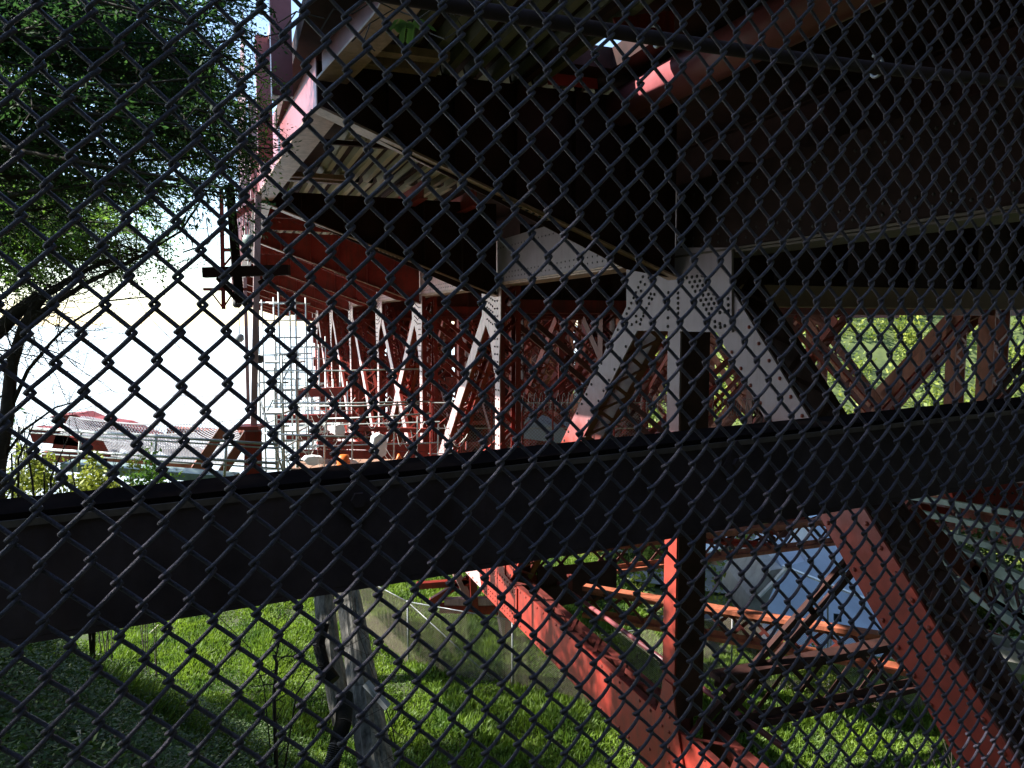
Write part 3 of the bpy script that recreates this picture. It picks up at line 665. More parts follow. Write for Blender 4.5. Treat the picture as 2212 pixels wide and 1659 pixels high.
# ---- bare tree at the left edge
def bare(name, base, limbs, label, cat, r0, m='twig', depth=3, tw=.8, group=None):
    t = thing(name, base, label, cat, group); fine = MB()
    def grow(p, d, l, r, dep):
        if dep == 0 or r < .0015: return
        pts = [p]; dd = d.copy()
        for k in range(5):
            dd = unit(dd+RNG.normal(0, .16, 3)+Z*.03); pts.append(pts[-1]+dd*l/5)
        fine.tube(pts, list(np.linspace(r, r*.5, 6)), 4, False)
        for k in range(5):
            i = random.randint(1, 5); grow(pts[i], unit(dd+RNG.normal(0, .6, 3)), l*random.uniform(.45, .75), r*.5, dep-1)
    for pts, ra, rb in limbs:
        pts = [np.asarray(p, float) for p in pts]; obj('branch', MB().tube(pts, list(np.linspace(ra, rb, len(pts))), 8), M['barkd'], t, smooth=True)
        for k in range(len(pts)-1):
            for _ in range(3):
                b = pts[k]+(pts[k+1]-pts[k])*random.random(); grow(b, unit(pts[k+1]-pts[k]+RNG.normal(0, .7, 3)), tw*random.uniform(.5, 1.2), min(.009, rb*.6), depth)
    obj('twigs', fine, M[m], t, kind='stuff'); return t
Yb = 7.5
pp = lambda u, v, Y=Yb: at(u, v, Y)
bb = drop(pp(-40, 1120)); bare('bare_tree', bb, [([bb, pp(-5, 1010), pp(15, 900), pp(25, 790), pp(52, 700), pp(95, 640), pp(170, 590), pp(240, 560)], .085, .02),
    ([pp(-60, 760), pp(0, 712), pp(35, 675), pp(85, 640)], .085, .06), ([pp(52, 700), pp(110, 660), pp(190, 610), pp(300, 555), pp(345, 545)], .035, .012),
    ([pp(15, 900), pp(60, 800), pp(110, 740), pp(150, 700), pp(230, 650), pp(330, 640)], .022, .006), ([pp(0, 1000), pp(50, 930), pp(120, 880), pp(190, 860)], .018, .005),
    ([pp(300, 555), pp(390, 500), pp(430, 440), pp(425, 380), pp(400, 330)], .014, .006), ([pp(395, 545), pp(440, 530), pp(452, 525), pp(445, 470)], .008, .005)],
    'bare dark tree leaning in from the left edge with fine twigs', 'tree', .1, depth=3, tw=.75)
for k, (u, v, Y_, nm) in enumerate([(90, 1000, 9, 'leafless tangled shrub below the bare tree behind the beam'), (190, 1060, 10, 'thin brown shrub beside the grey railing'), (20, 960, 8, 'thick bare shrub at the left edge above the beam')]):
    b0 = drop(pp(u, v+140, Y_)); bare('shrub', b0, [([b0, pp(u-20, v+40, Y_), pp(u-40, v-80, Y_)], .02, .006), ([b0, pp(u+20, v+30, Y_), pp(u+60, v-60, Y_)], .018, .005), ([b0, pp(u+5, v+20, Y_), pp(u+110, v-30, Y_)], .014, .004)], nm, 'shrub', .02, depth=3, tw=.7)
def leafy(u, v, Y_, r, n, leaf, m, label, cat='bush', group=None, ground_it=True):
    c = pp(u, v, Y_); b = drop(c) if ground_it else c; t = thing('leafy_bush', b, label, cat, group)
    st = MB()
    for k in range(7): st.tube(curve(b, c+RNG.normal(0, r*.5, 3), 0, 6, .05), list(np.linspace(.012, .004, 6)), 4)
    obj('stem', st, M['twig'], t, kind='stuff')
    cc = c+RNG.normal(0, r*.42, (30, 3)); P_ = cc[RNG.integers(0, 30, n)]+RNG.normal(0, r*.13, (n, 3)); L_ = leaf*RNG.uniform(.6, 1.4, n)
    quads('foliage', P_, RNG.normal(0, 1, (n, 3)), RNG.normal(0, 1, (n, 3)), L_, L_*.45, M[m], t, kind='stuff')
leafy(70, 1035, 13, .6, 1500, .10, 'shrub', 'bright green bush at the left end of the railing')
leafy(210, 1055, 13, .6, 2000, .09, 'shrub', 'low sunlit bush behind the dark beam below the red girder')
leafy(320, 1052, 15, .5, 1400, .09, 'cedarlight', 'small yellow green bush under the grey ledge')
leafy(1300, 1420, 24, .8, 3000, .12, 'shrub', 'leafy bush behind the red bottom chord')
leafy(1200, 1395, 30, 1.0, 2500, .14, 'shrub', 'sunlit weed clump by the middle fence')
leafy(1760, 1455, 24, 1.0, 3000, .12, 'shrub', 'yellow flowering weed clump at the right behind the lattice')
# fern like spray hanging in the top centre, with its thin twigs
hz = thing('hanging_twig', pp(900, -120, 2.4), 'thin dark twigs with a bright fern leaf hanging before the girder', 'twig')
m = MB()
for pts in ([(1010, -60), (960, 0), (905, 40), (880, 45)], [(960, 0), (1000, 60), (960, 85), (930, 72), (905, 40)], [(905, 40), (850, 20), (800, 50), (760, 90)], [(850, 20), (810, 0), (760, 30), (720, 20), (690, 70)], [(800, 50), (785, 90), (810, 110)], [(700, 40), (640, 25), (600, 50), (590, 20)], [(640, 25), (610, 70), (570, 80)]):
    m.tube([pp(u, v, 2.4+.1*math.sin(u)) for u, v in pts], .0022, 4)
obj('twigs', m, M['twig'], hz, kind='stuff')
P_, D_ = [], []
for (a_, b_) in (((880, 48), (862, 50)), ((880, 45), (875, 88)), ((905, 40), (925, 55)), ((862, 40), (850, 60))):
    for t in np.linspace(0, 1, 12):
        p = pp(a_[0]+(b_[0]-a_[0])*t, a_[1]+(b_[1]-a_[1])*t, 2.4)
        for sg in (-1, 1): P_.append(p); D_.append(np.array([sg*.8, .2, -.5]))
P_ = np.array(P_); D_ = np.array(D_); quads('fern_leaf', P_, D_, np.tile([0, -1., .2], (len(P_), 1)), np.full(len(P_), .030), np.full(len(P_), .010), M['cedarlight'], hz, kind='stuff')

# ---- old grey trunks, hose and bent sheet at the lower centre
def trunk(pts, r, label, ridges=9):
    N_ = 14; base = np.asarray(pts[0], float); mb_ = MB(); K = 30; P_ = [np.asarray(p, float) for p in pts]
    full = []
    for i in range(N_):
        t = i/(N_-1)*(len(P_)-1); k = min(int(t), len(P_)-2); full.append((P_[k]*(1-(t-k))+P_[k+1]*(t-k), r[0]+(r[1]-r[0])*i/(N_-1)))
    for i, (c, rr) in enumerate(full):
        for k in range(K):
            a_ = 2*math.pi*k/K+.04*i; q_ = rr*(1+.08*math.sin(a_*ridges)+.05*math.sin(a_*5+1+i*.2)+random.uniform(-.03, .03)); mb_.v.append(tuple(c+q_*np.array([math.cos(a_), math.sin(a_), 0])))
    for i in range(N_-1):
        for k in range(K): mb_.f.append((i*K+k, i*K+(k+1) % K, (i+1)*K+(k+1) % K, (i+1)*K+k))
    mb_.f.append(tuple((N_-1)*K+k for k in range(K)))
    return obj('tree_trunk', mb_, M['barks'], label=label, category='tree trunk')
trunk([pp(850, 1760, 8.2), pp(812, 1659, 8.4), pp(775, 1420, 9.0), pp(745, 1240, 9.6), pp(738, 1150, 9.9)], (.225, .10), 'thick weathered grey trunk rising behind the beam in the lower centre')
trunk([pp(742, 1560, 10.3), pp(712, 1400, 10.6), pp(700, 1290, 10.9), pp(694, 1160, 11.2)], (.15, .13), 'paler grey trunk standing just left of the thick one')
def hose(pts, r, label):
    c = []; P_ = [np.asarray(p, float) for p in pts]; rr = []; n_ = 110
    for i in range(n_):
        t = i/(n_-1)*(len(P_)-1); k = min(int(t), len(P_)-2); c.append(P_[k]*(1-(t-k))+P_[k+1]*(t-k)); rr.append(r*(1 if i % 2 else .86))
    obj('corrugated_hose', MB().tube(c, rr, 14), M['rubber'], label=label, category='hose')
hose([pp(745, 1500, 8.6), pp(742, 1560, 8.3), pp(728, 1610, 8.1), pp(705, 1690, 7.9)], .095, 'black ribbed drain hose at the foot of the grey trunk')
hose([pp(700, 1345, 9.2), pp(688, 1390, 9.1), pp(700, 1440, 9.0), pp(722, 1470, 8.9)], .08, 'black ribbed hose curled beside the paler trunk')
m = MB(); b1, b2 = pp(790, 1475, 7.9), pp(838, 1528, 7.8); ax = unit(b2-b1); sx_ = unit(np.cross(ax, ray(810, 1500)))
for e in (-1, 1):
    n2 = sx_*.045*e; mid_ = unit(ray(810, 1500))*.03
    m.prism([b1-mid_*.8, b2-mid_*.8, b2+n2+mid_, b1+n2+mid_], -mid_*.12)
obj('bent_metal_strip', m, M['lamp'], label='pale bent metal strip with a notched end by the trunk', category='metal strip')
# thorny wire next to it
m = MB(); m.tube([pp(765, 1290, 8.3), pp(775, 1370, 8.2), pp(800, 1440, 8.1), pp(820, 1500, 8), pp(845, 1560, 7.9), pp(860, 1640, 7.8), pp(868, 1690, 7.8)], .006, 4)
for k in range(30):
    p = pp(765+k*3.4+random.uniform(-4, 4), 1290+k*12.5, 8.3-k*.017); m.tube([p+RNG.normal(0, .05, 3), p, p+RNG.normal(0, .16, 3)], .0035, 3, False)
obj('wire_strand', m, M['twig'], label='twisted wire and dry stems trailing right of the grey trunk', category='wire')
for k, (u0, v0, u1, v1, lb) in enumerate([(150, 1455, 176, 1416, 'short pale stick standing highest in the ivy'), (159, 1489, 224, 1486, 'pale fallen stick lying level in the ivy'), (279, 1487, 336, 1460, 'forked pale twig right of the level stick'), (209, 1536, 223, 1526, 'tiny pale chip in the ivy below the level stick'), (169, 1572, 173, 1606, 'bright pale splinter lowest in the ivy'), (342, 1350, 296, 1392, 'thin pale stem just under the beam edge'), (235, 1595, 300, 1560, 'dull thin stick at the lower left'), (420, 1640, 500, 1655, 'pale root at the bottom edge of the slope')]):
    a_, b_ = gh(u0, v0)+Z*.12, gh(u1, v1)+Z*.16; a_ = pp(u0, v0, a_[1]-.25); b_ = pp(u1, v1, b_[1]-.25)
    m = MB().tube([a_, (a_+b_)/2+RNG.normal(0, .02, 3), b_], [.018, .014, .006], 6)
    if k in (2, 5): m.tube([(a_+b_)/2, (a_+b_)/2+(b_-a_)*.3+Z*.09], [.009, .004], 5)
    obj('fallen_stick', m, M['deadwood'], label=lb, category='stick')

# ---- grass and ivy
def blades(name, n, xr, yr, h, wd, m, dens=None, clump=.12):
    nc = n//14; x = RNG.uniform(*xr, nc); y = RNG.uniform(*yr, nc)
    if dens is not None: k = dens(x, y) > RNG.random(nc); x, y = x[k], y[k]
    x = np.repeat(x, 14)+RNG.normal(0, clump, len(x)*14); y = np.repeat(y, 14)+RNG.normal(0, clump, len(y)*14)
    P_ = np.stack([x, y, ground(x, y)], 1); k = len(P_); hh = h*RNG.uniform(.4, 1.3, k)*(.7+.5*np.sin(x*1.1)*np.sin(y*.8+x))
    D_ = np.stack([RNG.normal(.12, .5, k), RNG.normal(0, .5, k), RNG.uniform(.45, 1, k)], 1)
    quads(name, P_, D_, RNG.normal(0, 1, (k, 3)), hh, wd*RNG.uniform(.6, 1.3, k), M[m], kind='stuff', label={'grass': 'long green grass with sunlit patches on the slope below', 'ivy': 'dark ivy and ferns on the shaded slope at lower left', 'meadow': 'bright sunlit grass beyond the red chord'}[name], category='grass' if name != 'ivy' else 'ivy')
fr = lambda x, y: ((x/np.maximum(y, .1) > -.75) & (x/np.maximum(y, .1) < .75)).astype(float)
blades('grass', 420000, (-8.5, 7), (8, 21), .34, .022, 'grass', lambda x, y: fr(x, y)*np.clip(1.25-.35*(-x-3.2)*(y < 12), .15, 1))
blades('meadow', 480000, (-18, 24), (19, 50), .40, .055, 'grass', lambda x, y: fr(x, y), .25)
def ivy():
    n = 260000; x = RNG.uniform(-9, .5, n); y = RNG.uniform(3., 13, n); k = (x/y > -.78) & (RNG.random(n) < np.clip(.9-(x+3.2)*.5, 0.02, 1)); x, y = x[k], y[k]; n = len(x)
    z = ground(x, y)+RNG.random(n)**2*(.30+.18*np.sin(x*3)*np.sin(y*2.3)); D_ = RNG.normal(0, 1, (n, 3)); D_[:, 2] = abs(D_[:, 2])*.4
    quads('ivy', np.stack([x, y, z], 1), D_, RNG.normal(0, .5, (n, 3))+np.array([0, 0, 1.]), .05*RNG.uniform(.5, 1.5, n), .02*RNG.uniform(.5, 1.3, n), M['ivy'], kind='stuff', label='dark ivy and ferns on the shaded slope at lower left', category='ivy')
ivy()
bare('shrub', drop(pp(600, 1560, 7)), [([drop(pp(595, 1590, 7)), pp(592, 1500, 7), pp(598, 1430, 7), pp(590, 1415, 7)], .022, .012), ([drop(pp(600, 1560, 7)), pp(640, 1500, 7), pp(670, 1455, 7), pp(700, 1430, 7)], .010, .004), ([drop(pp(590, 1560, 7)), pp(570, 1480, 7), pp(540, 1400, 7), pp(470, 1330, 7)], .007, .003)], 'thin dark forked stem in the grass under the beam', 'shrub', .02, depth=2, tw=.35)

# ---- middle chain link fence on the ground below
fpts = [gh(700, 1340, 20), gh(775, 1365, 20), gh(882, 1436, 18), gh(1107, 1488, 18), gh(1290, 1530, 18), gh(1440, 1500, 20), gh(1579, 1475, 20), gh(1790, 1515, 18), gh(1990, 1545, 16), gh(2160, 1560, 14)]
mf = thing('wire_fence', fpts[2], 'grey wire mesh fence with thin posts crossing the grass under the bridge', 'fence')
FH = 2.5
for i, p in enumerate(fpts):
    obj('post', MB().tube([p-Z*.3, p+Z*(FH+.05)], .035, 8), M['pipe'], mf, smooth=True)
    if i == len(fpts)-1: break
    q = fpts[i+1]; obj('top_rail', MB().tube([p+Z*FH, q+Z*FH], .022, 6), M['pipe'], mf, smooth=True)
    if i in (2, 5): obj('brace_rail', MB().tube([p+Z*FH, p+(q-p)*.8+Z*.2], .022, 6), M['pipe'], mf, smooth=True)
    m = MB(); L = np.linalg.norm((q-p)[:2]); d = (q-p)/L; x = -FH; stp = .075; nrm = unit(np.cross(d, Z))
    while x < L:
        for sg in (1, -1):
            x0, x1 = (x, x+FH) if sg > 0 else (x+FH, x); z0, z1 = 0, FH
            if x0 < 0: z0 = -x0; x0 = 0
            if x1 < 0: z1 = FH+x1 if sg < 0 else z1; x1 = 0
            if x0 > L: z0 = x0-L; x0 = L
            if x1 > L: z1 = FH-(x1-L); x1 = L
            if z1 > z0: m.bar(p+d*x0+Z*z0, p+d*x1+Z*z1, .008, .006, nrm)
        x += stp
    obj('wire_mesh', m, M['meshtan'], mf, kind='stuff')

t = thing('steel_stand', gh(1010, 1400, 20), 'sunlit red steel stand in the grass left of the bottom chord', 'stand')
for (u0, v0, u1, v1, w_, k_) in ((1018, 1225, 1022, 1312, .5, 'red'), (975, 1215, 1010, 1290, .35, 'outerpink'), (930, 1300, 1010, 1250, .25, 'red'), (960, 1300, 1120, 1296, .3, 'outerpink'), (950, 1313, 1120, 1318, .35, 'red'), (1078, 1300, 1090, 1370, .35, 'outerpink'), (1098, 1310, 1095, 1375, .3, 'red'), (900, 1265, 1100, 1250, .25, 'red')):
    obj('stand_member', MB().bar(pp(u0, v0, 31), pp(u1, v1, 31), w_, .3, Z if abs(u1-u0) > abs(v1-v0) else A), M[k_], t)
# ---- posts and frames hanging off the bridge edge, left of centre
def post(pts, wid, label, m='outerpink', side_=None, nm='steel_post', extra=None, cat='post'):
    t = thing(nm, pts[0], label, cat); mb_ = MB()
    for i in range(len(pts)-1): mb_.bar(pts[i], pts[i+1], wid, wid*.8, side_ if side_ is not None else A)
    obj('shaft', mb_, M[m], t); return t
t = post([pp(548, 925, 17), pp(558, 415, 17)], .17, 'tall red square post hanging past the bridge edge in front of the scaffold')
m = MB(); m.bar(pp(545, 1030, 17), pp(547, 930, 17), .42, .36, A); obj('base_column', m, M['red'], t)
m = MB(); m.bar(pp(520, 922, 17), pp(566, 922, 17), .08, .5, Z); obj('cap_plate', m, M['red'], t)
for q0_, q1_ in (((422, 1014), (484, 926)), ((480, 1020), (537, 934))): obj('raking_brace', MB().bar(pp(*q0_, 17), pp(*q1_, 17), .22, .2, A), M['orange_steel'], t)
post([pp(537, 905, 18), pp(529, 600, 18)], .10, 'thin pinkish post just left of the tall red post', 'outerpink')
t = thing('hanging_platform', pp(515, 655, 9), 'dark steel cross shaped platform hanging at the edge of the white sky', 'platform')
obj('upright', MB().bar(pp(496, 400, 9), pp(518, 655, 9), .115, .1, A), M['dark'], t)
obj('long_arm', MB().bar(pp(440, 589, 9), pp(625, 583, 9), .12, .1, Z), M['dark'], t)
obj('brace', MB().bar(pp(470, 600, 9), pp(512, 648, 9), .045, .05, Z), M['dark'], t)
obj('brace', MB().bar(pp(560, 612, 9), pp(606, 585, 9), .045, .05, Z), M['dark'], t)
t = thing('hanging_ladder', pp(480, 668, 15), 'slim red ladder frame hanging behind the dark cross shape', 'ladder')
for q0_, q1_, w_ in (((478, 405), (483, 668), .10), ((440, 625), (535, 625), .07), ((478, 540), (500, 540), .08), ((483, 575), (505, 548), .05), ((455, 630), (481, 664), .04), ((505, 630), (483, 664), .04), ((492, 420), (508, 640), .08)):
    obj('frame_member', MB().bar(pp(*q0_, 15), pp(*q1_, 15), w_, w_*.8, A), M['red'], t)
for (u, v, Y_, lb) in ((560, 775, 20, 'black hanging work lamp beside the tall red post'), (517, 729, 20, 'small grey hanging lamp against the white sky'), (512, 655, 20, 'dark pulley block under the cross frame')):
    t = thing('hanging_lamp', pp(u, v, Y_), lb, 'lamp')
    obj('cable', MB().tube([pp(u, v-8, Y_), pp(u-1, v-70, Y_)], .012, 4), M['rubber'], t); c = pp(u, v, Y_)
    obj('housing', MB().tube([c+Z*.1, c+Z*.06, c-Z*.06, c-Z*.12], [.04, .11, .12, .06], 10), M['rubber' if u != 517 else 'lamp'], t, smooth=True)
# machinery and hoist at the bracket end
t = thing('hoist', pp(535, 520, 18), 'small hoist with chains tucked behind the red edge post', 'hoist')
obj('drum', MB().tube([pp(528, 520, 18), pp(548, 520, 18)], .14, 12), M['greengrey'], t, smooth=True)
obj('bracket_arm', MB().bar(pp(505, 470, 18), pp(560, 430, 18), .12, .1, Z), M['red'], t)
for du in (0, 6, 12): obj('chain', MB().tube([pp(528+du, 460, 18), pp(530+du, 560+du*2, 18)], .012, 4), M['rope'], t)

# ---- scaffold towers
def scaffold(u0, u1, v0, v1, Y_, label, bays=2, dep=1.2, lift=.55, tub=.028):
    x0, x1 = pp(u0, 830, Y_)[0], pp(u1, 830, Y_)[0]; zt = pp(u0, v0, Y_)[2]; zb = pp(u0, v1, Y_)[2]
    t = thing('scaffold_tower', ((x0+x1)/2, Y_, zb), label, 'scaffold', 'scaffold towers behind the red post')
    xs_ = np.linspace(x0, x1, bays+1)
    for x in xs_:
        for y in (Y_, Y_+dep): obj('standard', MB().tube([(x, y, zb), (x, y, zt+random.uniform(0, .5))], tub, 6), M['scaf'], t, smooth=True)
    for i, z_ in enumerate(np.arange(zb+.2, zt, lift)):
        for y in (Y_, Y_+dep):
            if (i+int(y > Y_)) % 3 == 0 and i > 0: continue
            obj('ledger', MB().tube([(x0-.15, y, z_), (x1+.15, y, z_)], tub*.85, 6), M['scaf'], t, smooth=True)
        if i % 2: obj('transom', MB().tube([(xs_[i % (bays+1)], Y_-.1, z_), (xs_[i % (bays+1)], Y_+dep+.1, z_)], tub*.85, 6), M['scaf'], t, smooth=True)
    for i, z_ in enumerate(np.arange(zb, zt-2, 2.1)): obj('brace', MB().tube([(x0 if i % 2 else x1, Y_, z_), (x1 if i % 2 else x0, Y_, z_+2)], tub*.85, 6), M['scaf'], t, smooth=True)
    for z_ in np.arange(zb+1.6, zt, 2.2): obj('walk_board', MB().box(((x0+x1)/2, Y_+dep/2, z_), ((x1-x0)/2-.03, 0, 0), (0, dep/2-.05, 0), (0, 0, .025)), M['scaf'], t)
scaffold(570, 642, 650, 1040, 24, 'tall pale scaffold tower nearest to the red post')
scaffold(598, 690, 745, 1030, 33, 'lower scaffold tower behind the tall one', 3)
scaffold(560, 610, 800, 1030, 19, 'front scaffold tower with its foot at the beam', 1)
scaffold(640, 735, 830, 1010, 28, 'wide low scaffold tower in front of the red columns', 3, lift=.45)
# long level pipes, cables, platforms and clutter on the work deck
for k, (u0, v0, u1, v1, Y_, lb) in enumerate([(575, 801, 905, 797, 18, 'upper pale pipe crossing in front of the red columns'), (590, 871, 930, 867, 18, 'middle pale pipe running level in front of the columns'), (560, 936, 800, 944, 18, 'pale pipe sagging low at the scaffold foot'), (640, 877, 905, 873, 18.4, 'second middle pipe close behind the first'), (700, 905, 930, 893, 19, 'thin pale cable rail right of the scaffold')]):
    obj('pipe', MB().tube([pp(u0, v0, Y_), pp((u0+u1)/2, (v0+v1)/2+2, Y_), pp(u1, v1, Y_)], .022, 6), M['scaf'], smooth=True, label=lb, category='pipe', group='pale pipes across the work area')
pf = thing('work_platform', pp(760, 1020, 22), 'red steel work platform with plank floor behind the beam', 'platform')
for u0, v0, u1, v1, w_ in ((600, 905, 760, 903, .28), (620, 945, 790, 940, .2), (640, 850, 745, 845, .3), (690, 960, 960, 968, .26), (760, 925, 920, 930, .16), (640, 980, 960, 985, .3)):
    obj('joist', MB().bar(pp(u0, v0, 27), pp(u1, v1, 27), w_, .2, Z), M['red'], pf)
for k in range(14): obj('plank', MB().bar(pp(640+k*22, 1003, 24), pp(660+k*22, 1003, 24), .05, 1.6, Z), M['flange'], pf)
for u in (640, 700, 760, 850, 900, 945): obj('rail_post', MB().tube([pp(u, 1010, 21), pp(u+2, 900+(u % 30), 21)], .025, 6), M['scaf'], pf)
for v in (915, 960): obj('guard_rail', MB().tube([pp(640, v+5, 21), pp(950, v-4, 21)], .02, 6), M['scaf'], pf)
for k, (u, v, w_, h_, mk, lb) in enumerate([(822, 962, .5, .75, 'white', 'dazzling white sheet added as a sun glint at the foot of a column'), (680, 995, .6, .3, 'white', 'white bag lying on the platform by the scaffold'), (760, 1000, .5, .25, 'white', 'crumpled white sheet left of the dazzling one'), (735, 930, .35, .4, 'white', 'small white box on the upper rail')]):  # first sheet is added to blow out white like a sun glint
    c = pp(u, v, 21); m = MB(); pts = [c+np.array([math.cos(x)*w_*.5*random.uniform(.75, 1.1), -.05, math.sin(x)*h_*.5*random.uniform(.75, 1.1)]) for x in np.linspace(0, 2*math.pi, 9)[:-1]]
    m.prism(pts, np.array([-.15, .3, 0])); obj('sheet_bundle', m, M[mk], label=lb, category='sheet')
for k, (u, v, lb) in enumerate([(862, 1000, 'orange safety cone at the platform edge'), (742, 1003, 'orange barrel between the white sheets')]):
    c = pp(u, v, 20.5); prof = [.17, .13, .09, .03] if k == 0 else [.16, .18, .18, .16]; t = thing('safety_cone' if k == 0 else 'barrel', c-Z*.2, lb, 'cone' if k == 0 else 'barrel')
    obj('body', MB().tube([c+Z*z_ for z_ in (-.18, -.05, .1, .25)], prof, 12), M['orange'], t, smooth=True); obj('base', MB().box(c-Z*.2, (.2, 0, 0), (0, .2, 0), (0, 0, .02)), M['rubber'], t)
m = MB()
for k in range(34):
    u, v = random.uniform(640, 1000), random.uniform(840, 985); a_ = pp(u, v, 20.5); b_ = pp(u+random.uniform(-60, 60), v+random.uniform(-20, 30), 20.5)
    m.tube([a_+(b_-a_)*t-Z*.35*math.sin(math.pi*t) for t in np.linspace(0, 1, 7)], .008, 4, False)
obj('cable_tangle', m, M['rope'], label='looping cables and ropes strung through the work area', category='cables', kind='stuff')
# razor wire coils and inner fence under the bridge (middle)
def coil(p, q, r, n, label):
    p = np.asarray(p); q = np.asarray(q); d = unit(q-p); s_ = unit(np.cross(d, Z)); K = n*10; pts = [p+(q-p)*i/K+r*(math.cos(i*.628)*Z+math.sin(i*.628)*s_) for i in range(K+1)]
    obj('razor_wire', MB().tube(pts, .009, 3, False), M['pipe'], label=label, category='wire coil')
coil(pp(1120, 868, 24), pp(1440, 872, 24), .30, 26, 'razor wire coil on the inner fence left of the grey column')
coil(pp(1515, 880, 26), pp(1640, 880, 26), .30, 12, 'razor wire coil on the inner fence right of the grey column')
nf = thing('mesh_screen', pp(1010, 960, 24), 'mesh screen fence between the columns behind the big diagonal', 'fence')
for k, u in enumerate(range(930, 1460, 66)): obj('post', MB().tube([pp(u, 985, 24.5), pp(u, 865, 24.5)], .035, 6), M['red'], nf)
for v in (870, 925, 980): obj('rail', MB().tube([pp(925, v, 24.5), pp(1460, v, 24.5)], .02, 6), M['scaf'], nf)
m = MB(); pL, pR = pp(930, 975, 24.6), pp(1455, 975, 24.6); Ls = np.linalg.norm(pR-pL); dd = (pR-pL)/Ls; x = 0
while x < Ls-1.6: m.bar(pL+dd*x, pL+dd*(x+1.6)+Z*1.6, .010, .006, Z); m.bar(pL+dd*(x+1.6), pL+dd*x+Z*1.6, .010, .006, Z); x += .11
obj('wire_mesh', m, M['pipe'], nf, kind='stuff')
obj('site_shed', MB().prism([pp(1115, 900, 38), pp(1225, 930, 38), pp(1265, 965, 38), pp(1115, 945, 38)], np.array([.4, 3, 0])), M['bluconc'], label='pale blue shed roof seen between the red columns', category='shed')
obj('site_cabin', MB().prism([pp(1240, 830, 60), pp(1290, 830, 60), pp(1290, 905, 60), pp(1240, 905, 60)], np.array([.5, 5, 0])), M['white'], label='cream cabin far beyond the columns left of the big diagonal', category='cabin')

# ---- nets, girders and railings at the left
def net(c00, c10, c11, c01, nu, nv, sag, label, r=.012):
    c00, c10, c11, c01 = [np.asarray(c) for c in (c00, c10, c11, c01)]; m = MB()
    S = lambda a_, b_: (c00*(1-a_)+c10*a_)*(1-b_)+(c01*(1-a_)+c11*a_)*b_-Z*sag*math.sin(math.pi*a_)*(.4+.6*math.sin(math.pi*b_))
    for i in range(-nv, nu+1):
        for sg in (0, 1):
            pts = []
            for k in range(nv+1):
                a_ = (i+k)/nu if sg == 0 else (nu-(i+k))/nu
                if 0 <= a_ <= 1: pts.append(S(a_, k/nv))
            if len(pts) > 1: m.tube(pts, r, 3, False)
    t = thing('safety_net', c00, label, 'net', 'white safety nets left of the bridge'); obj('mesh', m, M['netw'], t, kind='stuff')
    obj('edge_rope', MB().tube([S(a_, 0) for a_ in np.linspace(0, 1, 12)], .02, 5), M['rope'], t); obj('edge_rope', MB().tube([S(a_, 1) for a_ in np.linspace(0, 1, 12)], .02, 5), M['rope'], t)
net(pp(170, 905, 26), pp(520, 905, 26), pp(525, 860, 34), pp(200, 870, 34), 60, 14, .5, 'upper white net hung level over the sea')
net(pp(130, 935, 24), pp(530, 960, 24), pp(500, 905, 26.5), pp(150, 900, 26.5), 56, 12, .6, 'middle white net sagging over the red girder')
net(pp(240, 985, 23), pp(540, 1000, 23), pp(420, 935, 24), pp(210, 925, 24), 44, 14, .3, 'lower white net draped down the red girder face')
net(pp(330, 850, 40), pp(525, 850, 40), pp(530, 815, 52), pp(370, 820, 52), 50, 12, .5, 'farthest thin net near the pale horizon', .012)
t = thing('edge_girder', pp(300, 1020, 26), 'red outrigger girders under the white nets at left', 'girder')
for pts, d_ in (([(105, 900), (160, 895), (330, 968), (300, 985)], 1.2), ([(120, 940), (240, 955), (230, 1000), (110, 975)], .8), ([(90, 976), (440, 1006), (440, 1028), (90, 996)], .6), ([(190, 905), (260, 915), (430, 985), (400, 1000)], .9), ([(60, 925), (130, 930), (180, 965), (70, 955)], .8), ([(360, 925), (530, 935), (530, 950), (360, 950)], .6)):
    obj('girder_plate', MB().prism([pp(u, v, 27) for u, v in pts], np.array([0, d_, 0])), M['red' if d_ != .6 else 'orange_steel'], t)
t = thing('metal_railing', pp(300, 1030, 16), 'long grey metal railing with posts left of the red post', 'railing')
for v0, v1, r_ in ((922, 960, .03), (931, 969, .018), (966, 1001, .03), (975, 1012, .018)): obj('rail', MB().tube([pp(15, v0, 16), pp(600, v1, 15)], r_, 6), M['scaf'], t, smooth=True)
for u, v in ((175, 932), (338, 942), (490, 953), (40, 925)): obj('post', MB().tube([pp(u, v-4, 15.9), pp(u-6, v+85, 15.9)], .03, 6), M['scaf'], t, smooth=True)
obj('ledge', MB().prism([pp(130, 1000, 16), pp(500, 1030, 16), pp(500, 1046, 16), pp(130, 1018, 16)], np.array([0, .5, 0])), M['greengrey'], t)

# ---- building, shed, cars and lamp on the far side
t = thing('concrete_building', pp(1700, 1400, 44), 'large pale blue concrete building with a sloping wall behind the lattice brace', 'building')
obj('sloping_wall', MB().prism([pp(u, v, 42.+(1440-v)/320*7) for u, v in [(1655, 1300), (1690, 1226), (1738, 1212), (1752, 1120), (1790, 1120), (1960, 1440), (1640, 1400)]], np.array([1.5, 9, 0])), M['bluconc'], t)
obj('side_wall', MB().prism([pp(u, v, 43.5) for u, v in [(1620, 1290), (1665, 1232), (1690, 1228), (1654, 1310), (1640, 1390), (1612, 1330)]], np.array([.2, 6, 0])), M['conc'], t)
obj('coping', MB().bar(pp(1638, 1290, 43.3), pp(1700, 1226, 43.3), .12, .3, Z), M['white'], t)
obj('coping', MB().bar(pp(1690, 1222, 43.4), pp(1960, 1330, 41), .10, .3, Z), M['white'], t)
t2 = obj('door', MB().prism([pp(u, v, 42.7) for u, v in [(1802, 1326), (1818, 1328), (1818, 1344), (1802, 1342)]], np.array([0, .1, 0])), M['glass'], t)
